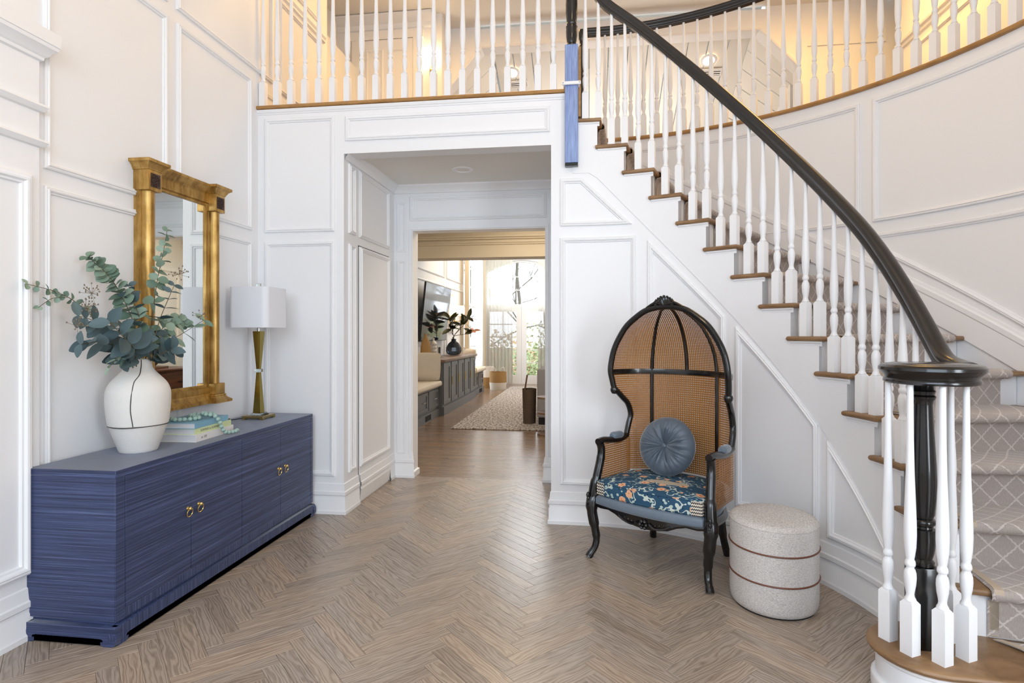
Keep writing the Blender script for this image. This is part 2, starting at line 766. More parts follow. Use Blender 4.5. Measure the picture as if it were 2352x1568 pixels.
# jamb of the passage with the concealed closet door
moulding(WJ, rect(4.184, 4.307, 2.104, 2.63), wall_front)
moulding(WJ, rect(4.184, 4.307, .29, 2.025), wall_front)
moulding(WJ, rect(4.384, 5.064, 2.104, 2.63), wall_front)
base_run(WJ, YF, 4.365, wall_front, e0=-1)
base_run(WJ, 5.075, YI, wall_front, e1=-1)
cd = struct(MB().box(XJ + .001, XJ + .007, 4.378, 5.066, .012, 2.03).build('door_1', 'paint', None, smooth=0))


def WD(s, z, h): return (XJ + .007 + h, s, z)


moulding(WD, rect(4.384, 5.06, .29, 2.026), cd)
base_run(WD, 4.38, 5.064, cd, prof=[(.012, 0)] + [(max(z, .012), h * .9) for z, h in BASE[3:]])
gap = MB()
gap.box(XJ - .001, XJ + .0012, 4.370, 5.074, 2.03, 2.038)
gap.box(XJ - .001, XJ + .0012, 4.370, 4.378, 0, 2.038)
gap.box(XJ - .001, XJ + .0012, 5.066, 5.074, 0, 2.038)
M['dark'] = plain('dark_gap', lin(24, 20, 18), 0.8)
gap.build('door_gap', 'dark', cd, smooth=0)

# inner wall of the passage with the second opening
wi = MB()
wi.box(-2.9, -1.635, YI, YI + .16, 0, 2.95)
wi.box(-1.635, -0.401, YI, YI + .16, 2.295, 2.95)
wi.box(-0.401, -0.14, YI, YI + .16, 0, 2.95)
wi.box(-0.273, -0.14, YF + .14, YI, 0, 2.95)
wall_inner = struct(wi.build('wall_passage', 'paint', smooth=0))
base_run(WI, XJ, -1.635, wall_inner, e0=1, e1=1)
base_run(WI, -0.401, -0.273, wall_inner, e0=-1, e1=-1)
base_run(lambda s, z, h: (-1.635 + h, s, z), YI, YI + .16, wall_inner, e0=-1, e1=1, prof=[(0, .014), (.05, .014), (.06, 0)])
moulding(WI, rect(XJ + .03, -1.70, 2.10, 2.56), wall_inner, k=.7)
moulding(WI, rect(XJ + .03, -1.70, .22, 2.02), wall_inner, k=.7)
moulding(WI, rect(-1.66, -0.39, 2.385, 2.61), wall_inner)
fr = MB()
BEAD = [(0, 0), (.004, .012), (.014, .014), (.02, 0)]
for a, b in (((-1.655, 0), (-1.655, 2.315)), ((-1.655, 2.315), (-.381, 2.315)), ((-.381, 2.315), (-.381, 0))):
    x0, x1 = min(a[0], b[0]), max(a[0], b[0])
    z0, z1 = min(a[1], b[1]), max(a[1], b[1])
    if x0 == x1:
        fr.box(x0 - .012, x1 + .012, YI - .012, YI - .0005, 0, z1 - .012)
    else:
        fr.box(x0 - .012, x1 + .012, YI - .0125, YI - .0005, z0 - .0115, z1 + .012)
fr.build('opening_trim', 'paint', wall_inner, smooth=0)
vc = struct(MB().box(XJ - .05, -0.25, YF + .14, YI, 2.715, 2.85).build('ceiling_passage', 'ceil_paint', smooth=0))
CROWN = [(0, 0), (.004, .012), (.02, .016), (.045, .04), (.06, .056), (.075, .058), (.08, .0)]
base_run(WI, XJ, -0.273, vc, e0=1, e1=-1, prof=CROWN, z0=2.64, name='crown_moulding')
base_run(WJ, YF + .0, YI, vc, e1=-1, prof=CROWN, z0=2.64, name='crown_moulding')
rl = thing('recessed_light', 'round white recessed ceiling light over the passage, switched off', 'light', (-1.057, 4.757, 2.715))
MB().lathe([(.058, -.001), (.06, -.008), (.085, -.006), (.09, 0)], 32, cap=False).build('trim_ring', 'paint', rl)
MB().lathe([(.0, .0), (.06, -.002)], 32, cap=False).build('diffuser', 'ceil_paint', rl)

# remaining shell of the foyer (behind and beside the camera)
struct(MB().box(-2.6, 3.4, -2.5, -2.4, 0, ZC).build('wall_back', 'paint', smooth=0))
wall_right = struct(MB().box(3.3, 3.4, -2.4, 6.74, 0, ZC).build('wall_right', 'paint', smooth=0))
struct(MB().box(-3.3, 4.3, -2.5, 7.22, ZC, ZC + .1).build('ceiling', 'ceil_paint', smooth=0))
wfm = MB()
for x0, x1, z0, z1 in ((-2.2, -2.12, .2, 3.8), (1.52, 1.6, .2, 3.8), (-2.12, 1.52, .2, .28), (-2.12, 1.52, 3.72, 3.8)):
    wfm.box(x0, x1, -2.4, -2.2, z0, z1)
struct(wfm.build('fill_light_frame_1', 'paint', smooth=0))  # frame added round the entry fill light, the wall behind is solid
wfm = MB()
for y0, y1, z0, z1 in ((-1.9, -1.8, .15, 2.95), (0.0, .1, .15, 2.95), (-1.8, 0.0, .15, .25), (-1.8, 0.0, 2.85, 2.95)):
    wfm.box(3.2, 3.3, y0, y1, z0, z1)
struct(wfm.build('fill_light_frame_4', 'paint', smooth=0))  # frame added on the right wall to surround the side fill light

# ================================================================== STAIRCASE
TH = lambda n: 7.547 * n - 26.54
stair = thing('staircase', 'curved white staircase with oak treads and a trellis-patterned carpet runner', 'staircase', (0, 0, 0))


def pol(R, th): return (CC[0] + R * math.cos(rad(th)), CC[1] + R * math.sin(rad(th)))


NW = (1.225, 2.335)      # newel of the starting step
# starting step with bullnose end
arc = [(NW[0] + .015 + .195 * math.cos(rad(a)), NW[1] + .195 * math.sin(rad(a))) for a in range(276, 50, -12)]
front_edge = [(2.36, 1.90), (1.95, 2.04), (1.65, 2.10), (1.42, 2.128)]
t1 = [pol(2.495, -9), ] + front_edge + arc + [(1.39, 2.50), pol(1.6, -8.5)]
t1 = list(reversed(t1))
MB().slab(t1, .162, .19, .014).build('tread', 'tread', stair)
t1r = offset_poly(t1, .032)
MB().slab(t1r, 0, .163).build('riser', 'paint', stair)
MB().slab(offset_poly(t1, .022), .143, .163, .006).build('cove_moulding', 'paint', stair)
MB().slab(offset_poly(t1, .016), 0, .062, .010).build('base_bead', 'paint', stair)
for n in range(2, 16):
    th, z = TH(n), n * RISE
    # tread: nosing line radial at th, return nosing on the well side
    poly = [pol(R, th) for R in frange(1.372, RO - .005, 4)]
    poly += [pol(RO - .005, a) for a in frange(th, th + 8.9, 4)[1:]]
    poly += [pol(R, th + 8.9) for R in (2.0, RS + .01)]
    poly += [pol(RS - .002, th + 9.4), pol(1.372, th + 9.4)]
    poly += [pol(1.372, a) for a in reversed(frange(th, th + 9.4, 4)[1:-1])]
    MB().slab(poly, z - .028, z, .013).build('tread', 'tread', stair)
    rmb = MB()
    rmb.box(RS - .004, RO - .005, th + 1.25, th + 2.0, z - RISE + .0, z - .026, fn=lambda R, a, zz: (*pol(R, a), zz))
    rmb.build('riser', 'paint', stair, smooth=0)
    cm = MB()
    prof = [(0, 0), (.016, .0), (.016, .006), (.008, .014), (.006, .026), (0, .026)]
    aa = frange(th + .6, th + 8.7, 5)
    pts = [(*pol(RS, a), z - .028) for a in aa]
    o0 = 0
    for a in aa:
        for d, hh in prof:
            cm.v.append((*pol(RS - d, a), z - .028 - hh))
    m_ = len(prof)
    for i in range(len(aa) - 1):
        for q in range(m_):
            q2 = (q + 1) % m_
            cm.f.append((i * m_ + q, (i + 1) * m_ + q, (i + 1) * m_ + q2, i * m_ + q2))
    cm.f.append(tuple(range(m_)))
    cm.f.append(tuple(reversed(range((len(aa) - 1) * m_, len(aa) * m_))))
    cm.build('cove_moulding', 'paint', stair, smooth=25)
# top riser to the landing
MB().box(RS - .004, RO, TH(16) + 1.25, TH(16) + 2.0, 15 * RISE, 3.03, fn=lambda R, a, zz: (*pol(R, a), zz)).build('riser', 'paint', stair, smooth=0)

# curved wall under the stair, stepped along the treads
ws = MB()
for n in range(2, 16):
    a0, a1 = TH(n) + 1.25, TH(n + 1) + 1.25
    if n == 2:
        a0 = TH(2) + 0.9
    s0, s1 = SC(a0), SC(a1)
    s1 = max(s1, 0.0)
    if s0 <= 0.002:
        continue
    k = 4
    us = frange(s0, s1, k)
    z1 = n * RISE - .027
    o0 = len(ws.v)
    for u in us:
        for h, z in ((0, 0), (0, z1), (-.06, z1), (-.06, 0)):
            ws.v.append(WC(u, z, h))
    for i in range(k):
        for q in range(4):
            q2 = (q + 1) % 4
            ws.f.append((o0 + i * 4 + q, o0 + (i + 1) * 4 + q, o0 + (i + 1) * 4 + q2, o0 + i * 4 + q2))
    ws.f.append((o0, o0 + 1, o0 + 2, o0 + 3))
    e = o0 + k * 4
    ws.f.append((e + 3, e + 2, e + 1, e))
wall_stair = struct(ws.build('wall_under_stairs', 'paint', smooth=30))
# stringer board standing proud above the panelled wall
seam = lambda th: 0.52 + (th - 14.96) * 0.02622
sb = MB()
for n in range(2, 16):
    a0, a1 = TH(n) + 1.25, min(TH(n + 1) + 1.25, 95.0)
    us = frange(a0, a1, 3)
    z1 = n * RISE - .03
    o0 = len(sb.v)
    for th in us:
        zb = min(seam(th), 2.47)
        for h, z in ((0, zb), (.006, zb), (.006, z1), (0, z1)):
            sb.v.append(WC(SC(th), z, h))
    for i in range(3):
        for q in range(3):
            sb.f.append((o0 + i * 4 + q, o0 + (i + 1) * 4 + q, o0 + (i + 1) * 4 + q + 1, o0 + i * 4 + q + 1))
    sb.f.append((o0, o0 + 1, o0 + 2, o0 + 3))
    e = o0 + 12
    sb.f.append((e + 3, e + 2, e + 1, e))
sb.build('stringer', 'paint', stair, smooth=25)
S = SC
for loop, sbd in (
        ([(-.208, 2.10), (S(78.1), 2.10), (-.055, 2.435), (-.208, 2.435)], 5),
        (rect(-.208, S(77), .28, 2.018), 7),
        ([(S(73.7), .28), (S(52.7), .28), (S(52.7), 1.452), (S(73.7), 1.98)], 8),
        ([(S(49.7), .27), (S(27.85), .27), (S(27.85), .845), (S(49.7), 1.387)], 8),
        ([(S(25.2), .255), (S(8.6), .255), (S(8.6), .345), (S(25.2), .771)], 6)):
    moulding(WC, loop, wall_stair, sub=sbd)
base_run(WC, -0.2, S(-6), wall_stair, n=40)

# carpet runner
R_IN, R_OUT = 1.53, 2.37
prof = []
prof.append((TH(1) + 8.4, RISE + .008))
for n in range(2, 16):
    th, z = TH(n), n * RISE
    prof += [(th + 1.0, z - RISE + .009), (th + .98, z - RISE + .03), (th + .98, z - .05), (th + .7, z - .036), (th - .25, z - .034), (th - .62, z - .022), (th - .66, z - .008), (th - .4, z + .007), (th + .2, z + .011), (th + .9, z + .010), (th + 4, z + .009), (th + 8.4, z + .008)]
prof += [(TH(16) + 1.0, 15 * RISE + .009), (TH(16) + .98, 3.0)]
rn = MB()
acc = [0]
for i in range(1, len(prof)):
    acc.append(acc[-1] + math.hypot(rad(prof[i][0] - prof[i - 1][0]) * 1.95, prof[i][1] - prof[i - 1][1]))
Rs = frange(R_IN, R_OUT, 6)
rn.grid(lambda i, R: (*pol(R, prof[i][0]), prof[i][1]), list(range(len(prof))), Rs, uvf=lambda i, R: (R, acc[i]))
# turned-down edges
for R, dR in ((R_IN, -.004), (R_OUT, .004)):
    rn.grid(lambda i, k: (*pol(R + dR * k, prof[i][0] + (.0 if k == 0 else .12)), prof[i][1] - .007 * k), list(range(len(prof))), [0, 1], uvf=lambda i, k: (R, acc[i]))
# lower end on the starting step, sweeping round to the front
st = [(TH(1) + 8.4, RISE + .008)]
low_in = [pol(R_IN, -11.5), (1.535, 2.36), (1.60, 2.26), (1.66, 2.16), (1.68, 2.085), (1.68, 2.07)]
low_out = [pol(R_OUT, -11.5), pol(R_OUT, -13), pol(R_OUT, -15), pol(R_OUT, -17), (2.29, 1.92), (2.285, 1.905)]
zz = [RISE + .008] * 4 + [RISE + .004, RISE - .02]
rn.grid(lambda i, k: (lerp(low_in[i][0], low_out[i][0], k), lerp(low_in[i][1], low_out[i][1], k), zz[i]), list(range(6)), frange(0, 1, 6), uvf=lambda i, k: (lerp(R_IN, R_OUT, k), -i * .07))
t = NT('trellis_carpet')
uv = t.n('ShaderNodeSeparateXYZ', ins={0: t.coord('UV')})
u, v = uv.outputs[0], uv.outputs[1]
A = 0.105
p_ = t.math('ABSOLUTE', t.math('SUBTRACT', t.math('FRACT', t.math('ADD', t.math('DIVIDE', t.math('ADD', u, v), A), 50)), 0.5))
q_ = t.math('ABSOLUTE', t.math('SUBTRACT', t.math('FRACT', t.math('ADD', t.math('DIVIDE', t.math('SUBTRACT', u, v), A), 50)), 0.5))
mn = t.math('MINIMUM', p_, q_)
dot = t.n('ShaderNodeTexVoronoi', feature='F1', ins={'Vector': t.mapping(t.coord('UV'), (75, 75, 1)), 'Randomness': 0.35, 'Scale': 1.0}).outputs['Distance']
line = t.math('LESS_THAN', t.math('ADD', mn, t.math('MULTIPLY', dot, 0.09)), 0.085)
pile = t.noise(t.mapping(t.coord('UV'), (420, 60, 1)), 1.0, 2, 0.6).outputs[0]
bc = t.mix(pile, lin(156, 143, 135), lin(200, 189, 181))
t.p(Base_Color=t.mix(line, bc, lin(214, 204, 196)), Roughness=0.95, Sheen_Weight=0.3)
t.bump(t.math('ADD', pile, line), 0.5, 0.006)
M['carpet'] = t.m
rn.build('carpet_runner', 'carpet', stair, smooth=50)
bd = MB()
for R in (R_IN, ):
    bd.grid(lambda i, k: (*pol(R + .003 + .03 * k, prof[i][0]), prof[i][1] + .0022), list(range(len(prof))), [0, 1])
M['binding'] = plain('carpet_binding', lin(196, 178, 156), 0.9)
bd.build('runner_binding', 'binding', stair, smooth=50)
lowb = MB()
lowb.grid(lambda i, k: (low_in[i][0] + .004 + .03 * k, low_in[i][1], zz[i] + .002), list(range(6)), [0, 1])
lowb.build('runner_binding', 'binding', stair, smooth=50)

# outer curved wall
wo = MB()
ths = frange(-36, 93.5, 64)
for th in ths:
    for h, z in ((0, 0), (0, 3.035), (-.1, 3.035), (-.1, 0)):
        wo.v.append(WO(th, z, h))
for i in range(len(ths) - 1):
    for q in range(4):
        wo.f.append((i * 4 + q, (i + 1) * 4 + q, (i + 1) * 4 + (q + 1) % 4, i * 4 + (q + 1) % 4))
wo.f.append((0, 1, 2, 3))
wall_outer = struct(wo.build('wall_curved', 'paint', smooth=30))
KO = rad(1) * RO
for loop in ([(-10, 2.11), (39.3, 2.11), (39.3, 2.955), (-10, 2.955)],
             [(41.3, 2.11), (68.9, 2.11), (68.9, 2.955), (41.3, 2.955)],
             [(70.9, 2.30), (90.0, 2.75), (90, 2.955), (70.9, 2.955)],
             [(-10, .60), (39.3, 1.93), (39.3, 2.03), (-10, 2.03)],
             [(41.3, 1.985), (43, 2.03), (42, 2.03), (41.3, 2.03)]):
    if loop[0][0] == 41.3 and loop[1][0] == 43:
        continue
    moulding(WO, loop, wall_outer, sub=16, sscale=KO)
# wall skirt following the flight
SK = [(0, .0), (0, .016), (.12, .016), (.15, .016), (.16, .022), (.19, .022), (.2, .012), (.215, .01), (.22, 0)]
sk = MB()
ths = frange(-20, 84, 60)
for th in ths:
    zb = 1.359 + .0252 * (th - 19.66) - .22
    for z, h in SK:
        sk.v.append(WO(th, zb + z, h))
m_ = len(SK)
for i in range(len(ths) - 1):
    for q in range(m_ - 1):
        sk.f.append((i * m_ + q, (i + 1) * m_ + q, (i + 1) * m_ + q + 1, i * m_ + q + 1))
sk.build('skirting', 'paint', wall_outer, smooth=30)

# ================================================================== UPPER LANDING AND GALLERY
fl = MB()
fl.box(-3.2, -0.08, YI, 7.2, 2.96, 3.04)
fl.box(-2.6, -0.08, YF + .02, YI, 3.036, 3.04)
fl.box(-3.4, 4.3, 7.2, 9.3, 3.0, 3.04)
fl.box(3.3, 4.3, 6.6, 7.2, 3.0, 3.04)
fl.grid(lambda a, k: (lerp(pol(RO + .02, a)[0], (3.35 if a < 52 else CC[0] + (7.2 - CC[1]) / max(math.tan(rad(a)), .01)) if a < 89.9 else 0, k),
                      lerp(pol(RO + .02, a)[1], (CC[1] + 3.35 * math.tan(rad(a)) if a < 52 else 7.2), k), 3.04), frange(-40, 89.5, 40), [0, 1])
fl.box(-0.1, 0.25, 5.2, 7.2, 3.0, 3.04)
struct(fl.build('floor_upper', 'far_floor', smooth=0))


def cap_profile():
    pr = [(-.03, .012), (-.026, .024), (-.016, .03), (.08, .03), (.08, 0), (-.016, 0), (-.026, .004)]
    return pr


cp = MB()
pr = cap_profile()
pts = [(XL, YF, 3.035), (-0.174, YF, 3.035)]
for x, y, z in pts:
    for d, h in pr:
        cp.v.append((x, y + d, z + h))
m_ = len(pr)
for q in range(m_):
    cp.f.append((q, m_ + q, m_ + (q + 1) % m_, (q + 1) % m_))
cp.f.append(tuple(range(m_)))
cp.f.append(tuple(reversed(range(m_, 2 * m_))))
trim1 = struct(cp.build('trim_1', 'cap', smooth=40))
UND = [(0, 0), (.004, .006), (.012, .008), (.016, .014), (.03, .02), (.036, .022), (.04, 0)]
base_run(WF, XL, -0.174, wall_front, prof=UND, z0=2.995, name='cornice')
cp = MB()
ths = frange(-30, 91, 60)
for th in ths:
    for d, h in pr:
        cp.v.append((*pol(RO + d, th), 3.035 + h))
for i in range(len(ths) - 1):
    for q in range(m_):
        cp.f.append((i * m_ + q, (i + 1) * m_ + q, (i + 1) * m_ + (q + 1) % m_, i * m_ + (q + 1) % m_))
struct(cp.build('trim_2', 'cap', smooth=40))

# ------------------------------------------------------------------ balusters
BAL = [(.0105, 1), (.0115, .80), (.014, .66), (.0185, .53), (.0205, .46), (.0208, .43), (.019, .385), (.0145, .352), (.013, .344), (.0135, .340), (.0165, .334), (.0175, .326), (.0165, .319), (.013, .315), (.013, .309), (.0165, .304), (.0195, .292), (.0203, .275), (.0185, .25), (.0145, .228), (.013, .216), (.0145, .206), (.0185, .199), (.0195, .194)]


def baluster_mb(length, w=.0225, blk=.19, seg=16):
    mb = MB()
    pr = []
    for r, z in reversed(BAL):
        zz = z if z <= .47 else .46 + (z - .46) / (1 - .46) * (length - .46)
        pr.append((r, zz))
    mb.lathe(pr, seg)
    c = .006
    vs = []
    for z, ww in ((0, w), (blk - .008, w), (blk + .006, w - .010)):
        vs += [(-ww, -ww, z), (ww, -ww, z), (ww, ww, z), (-ww, ww, z)]
    mb.add(vs, [(3, 2, 1, 0), (8, 9, 10, 11)] + [(l * 4 + i, l * 4 + (i + 1) % 4, l * 4 + 4 + (i + 1) % 4, l * 4 + 4 + i) for l in (0, 1) for i in range(4)])
    return mb


stair_rail = thing('stair_railing', 'black handrail on white turned balusters following the curved stair', 'railing', (0, 0, 0))
RAILPTS = [(93.5, 3.90), (89, 3.775), (85.1, 3.648), (76.03, 3.452), (65.33, 3.180), (54.82, 2.897), (43.34, 2.578), (31.98, 2.263), (24.02, 2.049), (17.12, 1.867), (11.23, 1.702), (5.75, 1.546), (1.3, 1.424), (-3.42, 1.303), (-7.03, 1.235)]


def rail_z(th):
    for (a, za), (b, zb) in zip(RAILPTS, RAILPTS[1:]):
        if a >= th >= b:
            return lerp(za, zb, (a - th) / (a - b))
    return RAILPTS[-1][1]


RB = 1.42
RAILPROF = [(-.020, -.036), (.020, -.036), (.024, -.030), (.024, -.022), (.019, -.016), (.021, -.006), (.030, .004), (.034, .014), (.033, .024), (.026, .032), (.012, .037), (-.012, .037), (-.026, .032), (-.033, .024), (-.034, .014), (-.030, .004), (-.021, -.006), (-.019, -.016), (-.024, -.022), (-.024, -.030)]
path = [Vector((*pol(RB, th), z)) for th, z in RAILPTS]
VC = (NW[0] + .028, NW[1] + .0)
path += [Vector((1.418, 2.46, 1.212)), Vector((1.408, 2.38, 1.203))]
MB().sweep(spline(path, 5), RAILPROF).build('handrail', 'espresso', stair_rail)
# volute
vol = MB()
vp = [(0, -.036), (.145, -.036), (.152, -.030), (.152, -.023), (.147, -.017), (.150, -.006), (.160, .004), (.168, .014), (.167, .024), (.158, .032), (.140, .037), (.128, .034), (.124, .037), (.09, .040), (.0, .041)]
vol.lathe([(r * .99 + .001, z) for r, z in vp], 56, c=(VC[0], VC[1], 1.2))
vol.build('volute', 'black', stair_rail)
for k in range(0, 28):
    th = 91.35 - 3.713 * k
    n = int(math.floor((th - .3 + 26.54) / 7.547))
    if n < 2:
        continue
    n = min(n, 15)
    z0 = n * RISE
    length = rail_z(th) - .034 - z0
    b = baluster_mb(length).build('baluster', 'paint', stair_rail, loc=(*pol(RB, th), z0), rotz=rad(th))
for (x, y) in [(1.122, 2.370), (1.150, 2.272), (1.228, 2.218), (1.330, 2.262), (1.352, 2.390)]:
    baluster_mb(1.2 - .036 - .19).build('baluster', 'paint', stair_rail, loc=(x, y, .19), rotz=rad(28))
# newel of the starting step
nw = thing('newel_post', 'black turned newel post standing on the bullnose starting step', 'newel post', (NW[0], NW[1], .19))
nb = MB()
rounded_box(nb, -.043, .043, -.043, .043, 0, .30, .004, 2)
nb.build('base_block', 'black', nw)
NP = [(.030, .30), (.037, .302), (.038, .315), (.030, .325), (.033, .335), (.037, .35), (.040, .38), (.041, .40), (.040, .424), (.041, .43), (.0415, .436), (.034, .44), (.033, .447), (.040, .455), (.042, .463), (.039, .470), (.032, .474), (.034, .478), (.038, .49), (.043, .55), (.045, .60), (.043, .67), (.038, .76), (.034, .84), (.032, .895), (.034, .91), (.040, .918), (.042, .925), (.036, .932), (.038, .938), (.041, .945), (.036, .952), (.035, .975)]
MB().lathe(NP, 28).build('turned_shaft', 'black', nw)

# landing railing over the passage
land_rail = thing('landing_railing', 'white turned balusters in a straight row on the landing above the passage', 'railing', (0, 0, 0))
bm_ = baluster_mb(1.0)
proto = None
LB = [-2.454, -2.341, -2.229, -2.118, -2.007, -1.898, -1.785, -1.674, -1.563, -1.453, -1.344, -1.235, -1.127, -1.02, -.911, -.802, -.691, -.583, -.474, -.365, -.256]
for x in LB:
    if proto is None:
        proto = bm_.build('baluster', 'paint', land_rail, loc=(x * 1.006, YF + .02, 3.065))
    else:
        o = proto.copy()
        COL.objects.link(o)
        o.location = (x * 1.006, YF + .02, 3.065)
MB().sweep([(-2.49, YF + .02, 4.10), (-0.2, YF + .02, 4.10)], RAILPROF).build('handrail', 'espresso', land_rail)
MB().box(-2.495, -2.47, YF - .0, YF + .05, 3.066, 3.24).build('wall_block', 'paint', land_rail, smooth=0)
# upper newel; sky sheen on its black hanging block is painted in blue
un = thing('landing_newel_post', 'tall newel at the stair head, black turned top over a hanging block painted with blue sky sheen', 'newel post', (-0.128, YF - .004, 0))
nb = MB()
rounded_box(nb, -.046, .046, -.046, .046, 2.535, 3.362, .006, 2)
nb.build('hanging_block', 'sky_sheen', un, label='black oak block painted with blue sky sheen')
nb = MB()
rounded_box(nb, -.045, .045, -.045, .045, 2.514, 2.5352, .003, 1)
nb.build('bottom_cap', 'black', un)
MB().box(.047, .064, .0, .05, 2.87, 3.362).build('side_board', 'cap', un, smooth=0, label='warm oak side board')
UP = [(.030, 3.362), (.036, 3.366), (.037, 3.376), (.031, 3.384), (.035, 3.40), (.0385, 3.43), (.040, 3.47), (.0385, 3.49), (.040, 3.497), (.0405, 3.503), (.033, 3.509), (.033, 3.515), (.036, 3.522), (.0335, 3.53), (.036, 3.545), (.041, 3.60), (.042, 3.66), (.039, 3.75), (.034, 3.88), (.031, 4.0), (.031, 4.2)]
MB().lathe(UP, 28).build('turned_shaft', 'black', un)
cl = thing('gate_clamp', 'small white plastic gate clamp screwed round the hanging newel block', 'clamp', (-0.128, YF - .004, 3.085))
cb = MB()
rounded_box(cb, -.066, .066, -.064, -.047, -.012, .012, .005, 2)
cb.build('front_bar', 'paint', cl)
for sx in (-1, 1):
    cb = MB()
    rounded_box(cb, .050 * sx - .006, .050 * sx + .006, -.05, .04, -.012, .012, .003, 1)
    cb.build('side_arm', 'paint', cl)
    M.setdefault('steel', plain('steel', lin(150, 150, 152), .3, 1.0))
    MB().tube([(.057 * sx, -.0655, 0), (.057 * sx, -.0635, 0)], .004, 10).build('screw', 'steel', cl)

# curved gallery railing
gal = thing('gallery_railing', 'cream balusters and dark curved handrail along the upper gallery edge', 'railing', (0, 0, 0))
proto = None
th = 87.0
while th > -6:
    p = (*pol(RO + .03, th), 3.065)
    if proto is None:
        proto = baluster_mb(.935).build('baluster', 'paint', gal, loc=p, rotz=rad(th))
    else:
        o = proto.copy()
        COL.objects.link(o)
        o.location = p
        o.rotation_euler = (0, 0, rad(th))
    th -= 2.55
MB().sweep([(*pol(RO + .03, a), 4.035) for a in frange(91.2, -8, 60)], RAILPROF).build('handrail', 'espresso', gal)
gn = thing('gallery_newel_post', 'slim black newel post ending the curved gallery rail', 'newel post', (*pol(RO + .03, 91.6), 3.04))
MB().lathe([(.02, .02), (.026, .05), (.018, .10), (.022, .35), (.017, .80), (.020, .86), (.025, .87), (.025, .88), (.02, .89), (.024, .93), (.03, .94), (.031, 1.0), (.028, 1.02), (.0, 1.03)], 20).build('turned_shaft', 'black', gn)
MB().box(-.024, .024, -.024, .024, 0, .06).build('base_block', 'black', gn, smooth=0)
# ================================================================== UPPER HALL
Z2 = 3.04
YB = 7.2
hall = MB()
hall.box(-3.2, -3.1, 5.2, 6.85, Z2, ZC)
hall.box(-3.2, -2.6, 5.17, 5.2, Z2, ZC)
hall.box(-3.1, -1.78, 6.85, 6.95, Z2, ZC)
hall.box(-1.88, -1.78, 6.95, YB, Z2, ZC)
hall.box(3.4, 4.3, 6.64, 6.74, Z2, ZC)
hall.box(4.2, 4.3, 6.74, 7.22, Z2, ZC)
hall.box(3.4, 4.3, 7.24, 7.4, Z2, ZC)
wall_hall = struct(hall.build('wall_upper_hall', 'paint', smooth=0))


def WH(s, z, h): return (s, 6.85 - h, z)


base_run(WH, -3.1, -1.88, wall_hall, z0=ZC - .16, prof=[(0, 0), (.01, .02), (.03, .03), (.06, .035), (.1, .08), (.13, .12), (.15, .125), (.16, 0)], name='crown_moulding')
base_run(lambda s, z, h: (-2.5 + h, s, z), 4.2, 5.27, wall_hall, z0=ZC - .16, prof=[(0, 0), (.01, .02), (.03, .03), (.06, .035), (.1, .08), (.13, .12), (.15, .125), (.16, 0)], name='crown_moulding')
# closet door at the end of the hall
ud = struct(MB().box(-2.80, -2.13, 6.80, 6.849, Z2, 4.92).build('door_2', 'paint', smooth=0))


def WUD(s, z, h): return (s, 6.80 - h, z)


for a, b in ((-2.72, -2.50), (-2.43, -2.21)):
    moulding(WUD, rect(a, b, 4.0, 4.80), ud, k=.8)
    moulding(WUD, rect(a, b, Z2 + .2, 3.86), ud, k=.8)
cs = MB()
for x0, x1, z0, z1 in ((-2.90, -2.805, Z2, 4.925), (-2.125, -2.03, Z2, 4.925), (-2.93, -2.0, 4.926, 5.03)):
    cs.box(x0, x1, 6.79, 6.8495, z0, z1)
cs.build('door_casing', 'paint', ud, smooth=0)
# bulkhead with clipped opening
OUT = [(-1.88, 3.04), (-1.88, 4.53), (-1.43, 5.18), (2.07, 5.18), (2.53, 4.72), (2.53, 3.04)]
INN = [(-1.80, 3.04), (-1.80, 4.44), (-1.36, 4.95), (2.00, 4.95), (2.44, 4.48), (2.44, 3.04)]
bk = MB()
for i in range(5):
    poly = [OUT[i], OUT[i + 1], INN[i + 1], INN[i]]
    bk.prism(poly, lambda x, z: (x, YB, z), lambda x, z: (x, YB + .22, z))
bk.prism([(-3.2, 4.53), (-1.88, 4.53), (-1.43, 5.18), (-1.43, 5.3), (-3.2, 5.3)], lambda x, z: (x, YB + .02, z), lambda x, z: (x, YB + .2, z))
bk.prism([(2.07, 5.18), (2.53, 4.72), (3.4, 4.72), (3.4, 5.3), (2.07, 5.3)], lambda x, z: (x, YB + .02, z), lambda x, z: (x, YB + .2, z))
bk.prism([(2.53, 3.04), (3.4, 3.04), (3.4, 4.72), (2.53, 4.72)], lambda x, z: (x, YB + .04, z), lambda x, z: (x, YB + .2, z))
wall_bulk = struct(bk.build('wall_bulkhead', 'paint', smooth=0))
bt = MB()
for i in range(5):
    a, b = Vector((INN[i][0], YB, INN[i][1])), Vector((INN[i + 1][0], YB, INN[i + 1][1]))
    bt.tube([a, b], .018, 8)
bt.build('opening_trim', 'paint', wall_bulk)
# vaulted board ceiling beyond: back slope and two side slopes, one object per board
vw = MB()
vw.box(-3.3, 4.2, 9.2, 9.3, Z2, 5.5)
vw.box(-3.4, -3.3, YB + .2, 9.3, Z2, 5.5)
vw.box(4.2, 4.3, YB + .2, 9.3, Z2, 5.5)
vault = struct(vw.build('wall_vault', 'paint', smooth=0))


